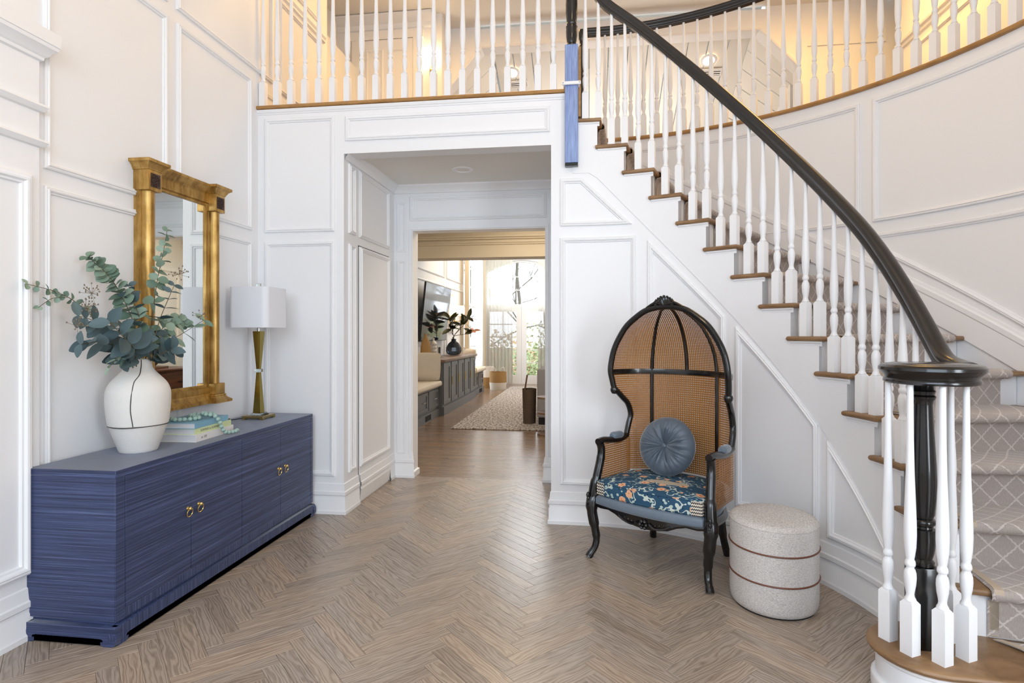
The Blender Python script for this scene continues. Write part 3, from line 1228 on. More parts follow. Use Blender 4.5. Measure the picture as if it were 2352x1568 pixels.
def slope_board(p0, p1, p2, p3, name='ceiling_board', t=.02):
    n = (Vector(p1) - Vector(p0)).cross(Vector(p3) - Vector(p0)).normalized()
    if n.z > 0:
        n = -n
    mb = MB()
    vs = [Vector(p) for p in (p0, p1, p2, p3)]
    c = sum(vs, Vector()) / 4
    ins = [v + (c - v).normalized() * .006 for v in vs]
    mb.add([tuple(v - n * t) for v in vs] + [tuple(v) for v in ins], [(0, 1, 5, 4), (1, 2, 6, 5), (2, 3, 7, 6), (3, 0, 4, 7), (4, 5, 6, 7), (3, 2, 1, 0)])
    return mb.build(name, 'ceil_paint', vault_root, smooth=0)


vault_root = struct(MB().box(-3.4, 4.3, YB + .2, 9.3, 5.5, 5.55).build('ceiling_vault', 'ceil_paint', smooth=0))
M['vault'] = M['ceil_paint']
ztop, zbot, yb2 = 5.0, 4.329, 9.2
x = -1.25
bw = .235
while x < 1.95:
    slope_board((x, YB + .22, ztop + .05), (x + bw, YB + .22, ztop + .05), (x + bw, yb2, zbot), (x, yb2, zbot))
    x += bw + .014
y = YB + .22
while y < 8.9:
    slope_board((-1.27, y, ztop + .05 - .405 * (y - YB - .22)), (-1.27, y + .26, ztop + .05 - .405 * (y + .26 - YB - .22)), (-2.9, y + .26, 3.5), (-2.9, y, 3.5))
    slope_board((1.97, y, ztop + .05 - .405 * (y - YB - .22)), (1.97, y + .26, ztop + .05 - .405 * (y + .26 - YB - .22)), (3.6, y + .26, 3.5), (3.6, y, 3.5))
    y += .276
M['lampglow'] = emit('warm_lamp_glow', (1.0, 0.80, 0.52, 1), 8)
sl = (zbot - ztop - .05) / (yb2 - YB - .22)
for i, (lx, ly) in enumerate(((-1.05, 7.81), (1.53, 7.80))):
    lz = ztop + .05 + sl * (ly - YB - .22) - .012
    d = thing('downlight', ('lit recessed downlight in the board ceiling seen over the straight landing balusters', 'lit recessed downlight in the board ceiling seen behind the stair handrail')[i], 'light', (lx, ly, lz))
    d.rotation_euler = (math.atan(sl), 0, 0)
    MB().lathe([(.07, -.004), (.075, -.012), (.10, -.008), (.105, 0)], 28, cap=False).build('trim_ring', 'paint', d)
    MB().lathe([(0, -.004), (.07, -.004)], 28, cap=False).build('lens', 'lampglow', d)
    vz = ztop + .05 + sl * (ly + .19 - YB - .22) - .012
    vt = thing('air_vent', ('louvred ceiling air vent beside the downlight over the straight landing balusters', 'louvred ceiling air vent beside the downlight behind the stair handrail')[i], 'vent', (lx + .05, ly + .19, vz))
    vt.rotation_euler = (math.atan(sl), 0, 0)
    f = MB()
    for a in ((-.15, .15, -.065, -.05), (-.15, .15, .05, .065), (-.15, -.135, -.05, .05), (.135, .15, -.05, .05)):
        f.box(a[0], a[1], a[2], a[3], -.014, -.002)
    f.build('frame', 'paint', vt, smooth=0)
    for k in range(3):
        MB().box(-.135, .135, -.042 + k * .034, -.025 + k * .034, -.010, -.004).build('louvre', 'paint', vt, smooth=0)
    MB().box(-.135, .135, -.05, .05, -.003, -.001).build('backing', 'dark', vt, smooth=0)
# hall sconce
sc = thing('hall_sconce', 'glowing cylinder wall sconce on the upper hall wall behind the landing balusters', 'sconce', (-1.90, 6.80, 4.68))
MB().lathe([(.045, -.10), (.045, .10)], 20).build('shade', 'lampglow', sc)
M['brass'] = plain('brass', lin(236, 206, 132), .22, 1.0)
MB().tube([(0, .05, -.02), (0, 0, -.10), (0, 0, -.13)], .01, 8).build('arm', 'brass', sc)
MB().box(-.03, .03, .035, .05, -.20, -.05).build('backplate', 'brass', sc, smooth=0)
# right-hand gallery wall panels


def WR(s, z, h): return (3.3 - h, s, z)


moulding(WR, rect(4.6, 6.5, 3.4, 4.28), wall_right)
moulding(WR, rect(2.2, 4.45, 3.4, 4.28), wall_right)
base_run(WR, 1.5, 6.74, wall_right, z0=4.36, prof=[(0, 0), (.01, .02), (.04, .025), (.05, .045), (.07, .05), (.08, 0)], name='chair_rail')
base_run(WR, 1.5, 6.74, wall_right, z0=3.04)

# warm lamps of the upper hall and gallery
area('hall_ceiling_lamp', (-1.0, 5.6, 5.15), (-1.0, 5.6, 3), 1.4, .8, 38, WARM)
area('gallery_ceiling_lamp', (2.6, 5.6, 5.15), (2.6, 5.6, 3), .9, 1.2, 34, WARM)
area('vault_fill_light', (0.35, 8.3, 3.3), (0.35, 8.3, 6), 2.4, .8, 22, (1.0, .93, .84))  # added uplight hidden behind the railing to brighten the boards
# ================================================================== SIDEBOARD
t = NT('navy_grasscloth')
oc = t.coord('Object')
at = t.n('ShaderNodeAttribute', attribute_name='gdir').outputs['Fac']
h_ = t.mapping(oc, (2.5, 2.5, 420))
v_ = t.mapping(oc, (420, 420, 2.5))
mixv = t.n('ShaderNodeMix', data_type='VECTOR', ins={0: at, 4: h_, 5: v_}).outputs[1]
n1 = t.noise(mixv, 1.0, 3, 0.7).outputs[0]
n2 = t.noise(t.mapping(mixv, (.25, .25, .25)), 1.0, 2, 0.5).outputs[0]
n3 = t.noise(t.mapping(oc, (600, 600, 600)), 1.0, 1, 0.5).outputs[0]
fac = t.math('ADD', t.math('MULTIPLY', n1, .55), t.math('ADD', t.math('MULTIPLY', n2, .35), t.math('MULTIPLY', n3, .12)))
t.p(Base_Color=t.ramp(fac, [(0.34, lin(18, 26, 48)), (0.49, lin(42, 54, 90)), (0.62, lin(78, 92, 132)), (0.78, lin(140, 150, 180))]), Roughness=0.5, Sheen_Weight=0.35, Sheen_Roughness=0.35)
t.bump(fac, 0.25, 0.003)
M['grass'] = t.m


def gdir(o, val):
    a = o.data.attributes.new('gdir', 'FLOAT', 'POINT')
    a.data.foreach_set('value', [val] * len(o.data.vertices))
    return o


SX0, SX1, SY0, SY1 = -2.468, -2.030, 2.250, 4.045
sbd = thing('sideboard', 'long navy grasscloth sideboard with four doors along the left wall', 'sideboard', (SX0, SY0, 0))


def S_(mb): return mb


dX, dY = SX1 - SX0, SY1 - SY0
body = MB()
rounded_box(body, 0, dX - .004, 0, dY, .098, .722, .002, 1)
gdir(body.build('body', 'grass', sbd), 0)
top = MB()
rounded_box(top, 0, dX, 0, dY, .7205, .752, .0025, 1)
o = gdir(top.build('top', 'grass', sbd), 0)
# face frame
for nm, y0, y1, z0, z1, g in (('stile', 0, .052, .098, .7205, 0), ('stile', dY - .034, dY, .098, .7205, 0), ('bottom_rail', .052, dY - .034, .098, .138, 1)):
    f = MB()
    rounded_box(f, dX - .0042, dX, y0, y1, z0, z1, .001, 1)
    gdir(f.build(nm, 'grass', sbd), g)
DB = [.0535, .478, .917, 1.346, dY - .0355]
for i in range(4):
    y0, y1 = DB[i] + .0014, DB[i + 1] - .0014
    d = MB()
    rounded_box(d, dX - .0045, dX - .0006, y0, y1, .1395, .7185, .001, 1)
    door = gdir(d.build('door', 'grass', sbd), 0)
    hy = (DB[i + 1] - .028) if i % 2 == 0 else (DB[i] + .055 - .0)
    hy = [.455, .538, 1.321, 1.404][i]
    kz = .455
    rp = MB()
    rp.lathe([(0, .021), (.006, .020), (.009, .015), (.008, .011), (.004, .009), (.004, .003), (.009, .002), (.010, 0)], 16)
    rp.v = [(dX + z - .001, hy + x, kz + y) for x, y, z in rp.v]
    rp.build('knob', 'brass', door)
    rg = MB()
    rg.tube([(dX + .010 + .004 * math.cos(a), hy + .021 * math.sin(a), kz - .021 + .021 * math.cos(a)) for a in frange(0, 2 * PI, 28)[:-1]], .0026, 8, closed=True)
    rg.build('ring_pull', 'brass', door)
# plinth and scrolled base
pl_ = MB().box(.012, dX - .018, .014, dY - .014, .078, .098).build('plinth', 'grass', sbd, smooth=0)
gdir(pl_, 0)


def foot_profile(L, e=.02):
    """elevation outline of a base rail with scrolled feet at both ends: along s, up z"""
    zt, zr = .082, .033
    left = [(-e * .2, zt), (-e * .75, zt - .012), (-e, zt - .034), (-e * .95, .026), (-e * .55, .008), (e * .15, 0), (.044, 0), (.055, .006), (.058, .016), (.054, .022), (.049, .019), (.045, .024), (.049, .030), (.065, zr)]
    right = [(L - x, z) for x, z in reversed(left)]
    return left + right


def base_rail(nm, L, fn, depth):
    mb = MB()
    pr = foot_profile(L)
    n = len(pr)
    vs = [fn(s, z, 0) for s, z in pr] + [fn(s, z, depth) for s, z in pr]
    mb.add(vs, [])
    tris = []
    bm = bmesh.new()
    bv = [bm.verts.new((s, z, 0)) for s, z in pr]
    f = bm.faces.new(bv)
    r = bmesh.ops.triangulate(bm, faces=[f])
    bm.verts.index_update()
    for ff in bm.faces:
        ids = [v.index for v in ff.verts]
        mb.f.append(tuple(ids))
        mb.f.append(tuple(n + i for i in reversed(ids)))
    bm.free()
    for i in range(n):
        j = (i + 1) % n
        mb.f.append((i, j, n + j, n + i))
    o = mb.build(nm, 'grass', sbd, smooth=50)
    return o


gdir(base_rail('base_rail', dY, lambda s, z, d: (dX + .012 - d, s, z), .03), 1)
gdir(base_rail('base_rail', dY, lambda s, z, d: (-.004 + d, s, z), .03), 1)
gdir(base_rail('base_rail', dX, lambda s, z, d: (s, -.018 + d, z), .03), 0)
gdir(base_rail('base_rail', dX, lambda s, z, d: (s, dY + .014 - d, z), .03), 0)

ZT = .752
# ================================================================== VASE
M['vase'] = plain('white_textured_ceramic', lin(226, 223, 217), 0.75, var=.05, vscale=40, bump=.5)
VX, VY = -2.263, 2.651
vs = thing('ceramic_vase', 'white textured ceramic vase with dark seam lines on the sideboard', 'vase', (VX, VY, ZT))
vp = [(0, .004), (.078, 0), (.083, .004), (.088, .015), (.111, .0826), (.128, .1345), (.1315, .140), (.134, .157), (.141, .217), (.143, .285), (.1375, .3186), (.121, .352), (.09, .386), (.066, .415), (.059, .44), (.0575, .462), (.0555, .466), (.052, .462), (.053, .44), (.055, .40), (.02, .38), (0, .378)]
pts = spline([(r, z, 0) for r, z in vp[2:17]], 3)
prof2 = vp[:2] + [(p.x, p.y) for p in pts] + vp[17:]
MB().lathe(prof2, 56).build('body', 'vase', vs)


def vr(z):
    for (r0, z0), (r1, z1) in zip(vp[2:16], vp[3:17]):
        if z0 <= z <= z1:
            return lerp(r0, r1, (z - z0) / (z1 - z0 + 1e-9))
    return .057


va = math.atan2(-.761, .648)
M['seam'] = plain('dark_seam', lin(66, 60, 56), 0.8)
sm = [(vr(.1365) * 1.004 * math.cos(va + a), vr(.1365) * 1.004 * math.sin(va + a), .1365 + .0015 * math.sin(3 * a)) for a in frange(0, 2 * PI, 60)[:-1]]
MB().tube(sm, .0026, 6, closed=True).build('seam', 'seam', vs)
sp = []
for z, da in ((.464, .22), (.43, .20), (.39, .05), (.36, -.16), (.33, -.2), (.28, -.24), (.22, -.26), (.17, -.22), (.14, -.19)):
    r = vr(z) + .0005
    sp.append((r * math.cos(va + da * .9), r * math.sin(va + da * .9), z))
MB().tube(spline(sp, 4), .0022, 6).build('seam', 'seam', vs)

# ================================================================== EUCALYPTUS
def leafmat(name, c1, c2, rough=.6):
    t = NT(name)
    r = t.t.nodes.new('ShaderNodeObjectInfo').outputs['Random']
    nz = t.noise(t.coord('Object'), 25, 3, .6).outputs[0]
    f = t.math('ADD', t.math('MULTIPLY', r, .7), t.math('MULTIPLY', nz, .3))
    t.p(Base_Color=t.mix(f, c1, c2), Roughness=rough, Subsurface_Weight=0.0)
    return t.m


M['leaf_round'] = leafmat('pale_eucalyptus', lin(78, 106, 88), lin(152, 172, 152))
M['leaf_dark'] = leafmat('teal_eucalyptus', lin(42, 66, 72), lin(92, 112, 114))
M['twig'] = plain('eucalyptus_stem', lin(96, 84, 58), .7)
M['seed'] = plain('eucalyptus_seed', lin(120, 106, 86), .7)


def leaf_mesh(name, l, w, mat, cup=.12, tip=.0):
    mb = MB()
    rows = 7
    for i in range(rows + 1):
        t_ = i / rows
        prof = math.sin(PI * min(1, t_ * .96 + .02)) ** (.62)
        if tip:
            prof *= (1 - tip * t_ ** 2)
        for k in (-1, -.5, 0, .5, 1):
            x = t_ * l
            y = k * w / 2 * prof
            z = cup * w * (abs(k) ** 1.5 * prof) - cup * l * 1.2 * (t_ - .3) ** 2
            mb.v.append((x, y, z))
    for i in range(rows):
        for k in range(4):
            mb.f.append((i * 5 + k, (i + 1) * 5 + k, (i + 1) * 5 + k + 1, i * 5 + k + 1))
    me = bpy.data.meshes.new(name)
    me.from_pydata(mb.v, [], mb.f)
    me.polygons.foreach_set('use_smooth', [True] * len(me.polygons))
    me.materials.append(M[mat])
    return me


LV = {'r': leaf_mesh('round_leaf', 1, .95, 'leaf_round'), 'd': leaf_mesh('broad_leaf', 1, .68, 'leaf_dark', .10, .35), 'p': leaf_mesh('pale_leaf', 1, .52, 'leaf_round', .08, .3)}
rng = random.Random(3)


def put_leaf(root, kind, pos, direc, normal, size):
    x = direc.normalized()
    z = (normal - x * normal.dot(x))
    if z.length < 1e-3:
        z = Vector((0, 0, 1)) - x * x.z
    z.normalize()
    y = z.cross(x)
    m = Matrix(((x.x, y.x, z.x, pos.x), (x.y, y.y, z.y, pos.y), (x.z, y.z, z.z, pos.z), (0, 0, 0, 1))) @ Matrix.Diagonal((size, size, size, 1))
    o = bpy.data.objects.new('leaf', LV[kind])
    COL.objects.link(o)
    o.parent = root
    o.matrix_local = m


CAMV = Vector((0.648, -0.761, 0.15)).normalized()    # towards the room


def branch(label, pts, kind, n, size, spread=.9, t0=.35, dense=False, r=.0022, subs=()):
    base = Vector((VX, VY, 1.0))
    root = thing('eucalyptus_branch', label, 'branch', tuple(base), 0, 'eucalyptus branches in the white vase')
    P = [Vector((VX + rng.uniform(-.02, .02), VY + rng.uniform(-.02, .02), 1.135)), Vector((lerp(VX, pts[0][0], .5), lerp(VY, pts[0][1], .5), 1.21))] + [Vector(p) for p in pts]
    cur = spline([p - base for p in P], 8)
    st = MB().tube(cur, [lerp(r * 1.3, r * .6, i / (len(cur) - 1)) for i in range(len(cur))], 6)
    for sp_ in subs:
        st.tube(spline([Vector(p) - base for p in sp_], 6), r * .6, 5)
    st.build('stem', 'twig', root)

    def dress(cur, n, t0, size):
        for i in range(n):
            f = lerp(t0, 1.0, i / max(1, n - 1))
            ii = f * (len(cur) - 1)
            a = cur[int(min(ii, len(cur) - 2))]
            b = cur[int(min(ii, len(cur) - 2)) + 1]
            p = a.lerp(b, ii - int(min(ii, len(cur) - 2)))
            tg = (b - a).normalized()
            side = tg.cross(Vector((rng.uniform(-1, 1), rng.uniform(-1, 1), rng.uniform(-.3, 1)))).normalized()
            s = size * lerp(1.15, .62, f) * rng.uniform(.85, 1.15)
            if dense:
                d = (side * 1.0 + tg * .25)
                nrm = tg * .45 + CAMV * .75 + Vector((rng.uniform(-.2, .2), rng.uniform(-.2, .2), rng.uniform(0, .3)))
            else:
                d = side * spread + tg * rng.uniform(.1, .6) - Vector((0, 0, .12))
                nrm = CAMV * rng.uniform(.3, 1) + Vector((rng.uniform(-.6, .6), rng.uniform(-.6, .6), rng.uniform(-.1, .9)))
            put_leaf(root, kind, p, d, nrm, s)
            put_leaf(root, kind, p, (-side * spread + tg * rng.uniform(.1, .6)) if not dense else (-side + tg * .25), nrm + Vector((rng.uniform(-.3, .3), rng.uniform(-.3, .3), rng.uniform(-.3, .3))), s * rng.uniform(.85, 1.1))
    dress(cur, n, t0, size)
    for sp_ in subs:
        dress(spline([Vector(p) - base for p in sp_], 6), 3, .3, size * .8)
    return root, cur


def seeds(root, centre, n=16, spread=.045):
    base = Vector(root.location)
    c = Vector(centre) - base
    mb = MB()
    for i in range(n):
        d = Vector((rng.gauss(0, 1), rng.gauss(0, 1), rng.gauss(.4, 1))).normalized() * spread * rng.uniform(.4, 1)
        mb.tube([c, c + d * .5, c + d], .0008, 4)
        mb.lathe([(0, -.004), (.003, -.002), (.0034, 0), (.0022, .004), (0, .005)], 6, c=tuple(c + d))
    mb.build('seed_cluster', 'seed', root, kind='stuff')


branch('tall eucalyptus branch densely stacked with pale round leaves, leaning over the vase', [(-2.27, 2.642, 1.359), (-2.3, 2.601, 1.51), (-2.34, 2.566, 1.616), (-2.37, 2.521, 1.676), (-2.4, 2.496, 1.715)], 'r', 26, .068, dense=True, t0=.30)
branch('long thin eucalyptus branch reaching sideways with spaced small leaves towards the pilaster', [(-2.34, 2.553, 1.348), (-2.38, 2.434, 1.477), (-2.41, 2.351, 1.533), (-2.43, 2.218, 1.563)], 'r', 8, .042, t0=.55, subs=[[(-2.4, 2.385, 1.514), (-2.42, 2.328, 1.506), (-2.43, 2.271, 1.463)]])
branch('tallest upright eucalyptus branch with round leaves in front of the mirror', [(-2.26, 2.741, 1.449), (-2.28, 2.802, 1.637), (-2.3, 2.868, 1.785), (-2.31, 2.91, 1.911)], 'r', 17, .062, t0=.28)
r4, _ = branch('eucalyptus branch with long pale leaves crossing the gold mirror column', [(-2.2, 2.759, 1.29), (-2.19, 2.877, 1.347), (-2.18, 3.035, 1.421)], 'p', 6, .095, t0=.4)
seeds(r4, (-2.18, 3.0, 1.44), 12)
r5, _ = branch('low eucalyptus branch with broad teal leaves beside the vase neck', [(-2.22, 2.485, 1.275), (-2.22, 2.373, 1.308), (-2.22, 2.271, 1.3)], 'd', 8, .11, t0=.3)
seeds(r5, (-2.22, 2.25, 1.38), 14)
r6, _ = branch('seeded eucalyptus branch with grey teal leaves over the vase shoulder', [(-2.24, 2.494, 1.337), (-2.24, 2.383, 1.398), (-2.25, 2.29, 1.426)], 'd', 8, .10, t0=.3)
seeds(r6, (-2.25, 2.33, 1.46), 26, .055)
seeds(r6, (-2.26, 2.37, 1.53), 20, .055)
r7, _ = branch('upright eucalyptus branch with broad leaves and seeds before the mirror glass', [(-2.22, 2.738, 1.404), (-2.22, 2.8, 1.52), (-2.23, 2.862, 1.606)], 'd', 7, .08, t0=.3)
seeds(r7, (-2.23, 2.90, 1.67), 18, .05)
branch('short drooping eucalyptus sprig hanging over the vase rim', [(-2.17, 2.441, 1.252), (-2.14, 2.334, 1.192)], 'p', 4, .07, t0=.5)
branch('arching eucalyptus branch of crowded small round leaves before the mirror', [(-2.24, 2.794, 1.382), (-2.25, 2.921, 1.419), (-2.25, 2.984, 1.396)], 'r', 15, .055, dense=True, t0=.35)
branch('forward eucalyptus branch with the largest blue grey leaves', [(-2.16, 2.50, 1.276), (-2.13, 2.40, 1.335), (-2.14, 2.34, 1.40)], 'd', 8, .12, t0=.3)
branch('short eucalyptus branch with broad leaves low against the mirror frame', [(-2.16, 2.694, 1.247), (-2.14, 2.746, 1.268)], 'd', 7, .10, t0=.35)
branch('inner eucalyptus branch of small leaves rising behind the dense one', [(-2.24, 2.634, 1.402), (-2.27, 2.625, 1.511), (-2.30, 2.63, 1.586)], 'd', 9, .07, t0=.3)

# ================================================================== MIRROR
t = NT('antique_gold')
nz = t.noise(t.mapping(t.coord(), (30, 30, 4)), 1.0, 5, .65).outputs[0]
nz2 = t.noise(t.coord(), 9, 3, .5).outputs[0]
f = t.math('ADD', t.math('MULTIPLY', nz, .6), t.math('MULTIPLY', nz2, .4))
t.p(Base_Color=t.ramp(f, [(.30, lin(96, 68, 30)), (.48, lin(170, 130, 64)), (.75, lin(220, 184, 114))]), Metallic=.6, Roughness=t.math('ADD', t.math('MULTIPLY', nz, .2), .26))
t.bump(f, .2, .003)
M['gold'] = t.m
M['carve'] = plain('dark_carving', lin(74, 50, 40), .5, var=.6, vscale=120, bump=1.0)
M['mirror'] = plain('mirror_silver', lin(236, 240, 238), .0, 1.0)
mir = thing('wall_mirror', 'gold framed mirror with half-round columns hung above the sideboard', 'mirror', (XL, 2.889, .894))
mw = .672        # between outer column sides


def mbx(nm, h0, h1, s0, s1, z0, z1, r=.003, mat='gold', par=None):
    mb = MB()
    rounded_box(mb, h0, h1, s0, s1, z0 - .894, z1 - .894, r, 2)
    return mb.build(nm, mat, par or mir)


mbx('back_panel', .0, .022, .02, mw - .02, .94, 2.25)
gl = MB().box(.022, .030, .07, mw - .07, 1.0 - .894, 2.20 - .894).build('mirror_glass', 'mirror', mir, smooth=0)
TOPC = [(0, .012), (.012, .014), (.02, .020), (.034, .036), (.040, .044), (.056, .046), (.056, 0)]


def ring_mould(nm, s0, s1, h0, prof, z0, flip=False):
    """moulding on three sides of a block standing on the wall"""
    mb = MB()
    m_ = len(prof)
    for q, (z, e) in enumerate(prof):
        zz = z0 - .894 + z
        for (h, s) in ((0, s0 - e), (h0 + e, s0 - e), (h0 + e, s1 + e), (0, s1 + e)):
            mb.v.append((h, s, zz))
    for q in range(m_ - 1):
        for k in range(3):
            mb.f.append((q * 4 + k, q * 4 + k + 1, (q + 1) * 4 + k + 1, (q + 1) * 4 + k))
    mb.f.append(tuple(range(4)))
    mb.f.append(tuple(reversed(range((m_ - 1) * 4, m_ * 4))))
    return mb.build(nm, 'gold', mir, smooth=25)


for s0, s1 in ((0, .098), (mw - .098, mw)):
    blk = mbx('corner_block', 0, .096, s0, s1, 2.139, 2.252)
    cm = MB()
    cx_, cz_ = (s0 + s1) / 2, 2.196 - .894
    cm.box(.094, .099, cx_ - .035, cx_ + .035, cz_ - .038, cz_ + .038)
    cp_ = cm.build('carved_panel', 'carve', blk, smooth=0, label='dark carved rosette panel')
    for k in range(26):
        a = k * 2.4
        rr = .004 + .030 * math.sqrt(k / 26)
        cm2 = None
    fl_ = MB()
    for k in range(30):
        a = k * 2.4
        rr = .031 * math.sqrt((k + .3) / 30)
        fl_.lathe([(.0055, 0), (.0048, .004), (0, .006)], 6, c=(0, 0, 0))
        n_ = len(fl_.v) - 18
        for i in range(n_, len(fl_.v)):
            x, y, z = fl_.v[i]
            fl_.v[i] = (.0985 + z, cx_ + rr * math.cos(a) + x, cz_ + rr * 1.1 * math.sin(a) + y)
    fl_.build('carving', 'carve', blk)
    ring_mould('capital', s0, s1, .092, [(0, 0), (.004, .006), (.010, .006), (.014, .010), (.026, .016), (.036, .026), (.040, .034), (.056, .034)], 2.249)
    base = mbx('corner_block', 0, .096, s0, s1, .948, 1.018)
    ring_mould('base_moulding', s0, s1, .092, [(0, .034), (.016, .034), (.020, .028), (.030, .014), (.042, .006), (.046, .008), (.054, .006), (.054, 0)], .894)
    # half-round column with side fillets
    c = MB()
    sm_ = (s0 + s1) / 2
    prof_ = [(0, s0 + .004), (.034, s0 + .004), (.038, s0 + .012), (.040, s0 + .018)]
    prof_ += [(.040 + .044 * math.sin(a), sm_ - .030 * math.cos(a)) for a in frange(0, PI, 12)]
    prof_ += [(.040, s1 - .018), (.038, s1 - .012), (.034, s1 - .004), (0, s1 - .004)]
    c.prism(prof_, lambda h, s: (h, s, 1.016 - .894), lambda h, s: (h, s, 2.141 - .894))
    c.build('column', 'gold', mir, smooth=35)
# rails between the blocks, with stepped mouldings
def rail_m(nm, prof, s0, s1):
    mb = MB()
    mb.prism(prof, lambda h, z: (h, s0, z - .894), lambda h, z: (h, s1, z - .894))
    return mb.build(nm, 'gold', mir, smooth=30)


rail_m('top_rail', [(0, 2.17), (.038, 2.17), (.042, 2.176), (.04, 2.184), (.05, 2.19), (.05, 2.235), (.054, 2.245), (.06, 2.25), (.075, 2.268), (.085, 2.282), (.088, 2.286), (.088, 2.300), (0, 2.300)], .098, mw - .098)
rail_m('bottom_rail', [(0, .894), (.088, .894), (.088, .910), (.08, .916), (.068, .928), (.06, .944), (.056, .948), (.054, .955), (.05, .958), (.05, .990), (.04, 1.0), (.034, 1.012), (0, 1.012)], .098, mw - .098)
for s0, s1 in ((.098, .115), (mw - .115, mw - .098)):
    mbx('inner_fillet', .02, .042, s0, s1, 1.0, 2.185, .004)
MB().box(.0, .03, .09, .16, -.045, .0).build('hanger_block', 'gold', mir, smooth=0)

# ================================================================== LAMP
LX, LY = -2.287, 3.763
M['bronze'] = plain('green_gold_lacquer', lin(150, 132, 62), .22, .85, var=.25, vscale=6)
M['agedbrass'] = plain('satin_brass', lin(176, 156, 104), .32, .9)
M['crystal'] = glass_mat('crystal', lin(236, 246, 244), .0, 1.5)
M['nickel'] = plain('nickel', lin(206, 206, 206), .18, 1.0)
t = NT('white_linen_shade')
nz = t.noise(t.mapping(t.coord(), (400, 400, 400)), 1, 2, .5).outputs[0]
t.p(Base_Color=t.mix(nz, lin(226, 228, 234), lin(244, 245, 249)), Roughness=.9)
M['shade'] = t.m
lamp = thing('table_lamp', 'table lamp with hourglass brass body and square white shade on the sideboard', 'lamp', (LX, LY, ZT))
b = MB()
a_ = .078
for sx, sy in ((-1, -1), (1, -1), (1, 1), (-1, 1)):
    x0, y0 = sx * (a_ - .025), sy * (a_ - .025)
    b.box(min(x0, sx * a_), max(x0, sx * a_), min(y0, sy * a_), max(y0, sy * a_), 0, .0095)
rounded_box(b, -a_, a_, -a_, a_, .009, .026, .0015, 1)
b.build('base', 'agedbrass', lamp, smooth=30)
cr = MB()
rounded_box(cr, -.048, .048, -.048, .048, .0262, .0335, .002, 1)
rounded_box(cr, -.042, .042, -.042, .042, .0338, .042, .002, 1)
cr.build('crystal_plinth', 'crystal', lamp, smooth=30)


def taper(nm, w0, w1, z0, z1, mat):
    mb = MB()
    vs_ = [(sx * w0, sy * w0, z0) for sx, sy in ((-1, -1), (1, -1), (1, 1), (-1, 1))] + [(sx * w1, sy * w1, z1) for sx, sy in ((-1, -1), (1, -1), (1, 1), (-1, 1))]
    mb.add(vs_, [(3, 2, 1, 0), (4, 5, 6, 7), (0, 1, 5, 4), (1, 2, 6, 5), (2, 3, 7, 6), (3, 0, 4, 7)])
    return mb.build(nm, mat, lamp, smooth=0)


taper('lower_body', .027, .0115, .0422, .322, 'bronze')
taper('upper_body', .0115, .028, .345, .607, 'bronze')
cr = MB()
rounded_box(cr, -.021, .021, -.021, .021, .3222, .3448, .002, 1)
cr.build('crystal_collar', 'crystal', lamp, smooth=30)
MB().lathe([(.013, .607), (.013, .63), (.008, .632), (.008, .66)], 16).build('socket', 'nickel', lamp)
sh = MB()
h_ = .142


def rsq(hw, r, n=6):
    out = []
    for cx_, cy_, a0 in ((hw - r, hw - r, 0), (-hw + r, hw - r, 90), (-hw + r, -hw + r, 180), (hw - r, -hw + r, 270)):
        for k in range(n + 1):
            a = rad(a0 + 90 * k / n)
            out.append((cx_ + r * math.cos(a), cy_ + r * math.sin(a)))
    return out


R0, R1 = rsq(h_, .04), rsq(h_ - .002, .04)
n_ = len(R0)
for z, rr in ((.632, R0), (.908, R1)):
    sh.v += [(x, y, z) for x, y in rr]
for z, rr in ((.908, offset_poly(R1, .003)), (.632, offset_poly(R0, .003))):
    sh.v += [(x, y, z) for x, y in rr]
for l in range(4):
    for i in range(n_):
        j = (i + 1) % n_
        l2 = (l + 1) % 4
        sh.f.append((l * n_ + i, l * n_ + j, l2 * n_ + j, l2 * n_ + i))
sh.build('shade', 'shade', lamp, smooth=40)
sp_ = MB()
for a in (0, PI / 2, PI, 3 * PI / 2):
    sp_.tube([(0, 0, .66), (.06 * math.cos(a), .06 * math.sin(a), .9), (.138 * math.cos(a), .138 * math.sin(a), .905)], .0015, 5)
sp_.build('spider', 'nickel', lamp)
cr = MB()
rounded_box(cr, -.012, .012, -.012, .012, .91, .938, .001, 1)
cr.build('finial', 'crystal', lamp, smooth=30)
cd_ = MB().tube(spline([(-.09, -.02, .004), (-.14, -.10, .003), (-.17, -.12, .003), (-.178, -.06, .003)], 6), .0025, 6)
cd_.build('cord', M['dark'], lamp)

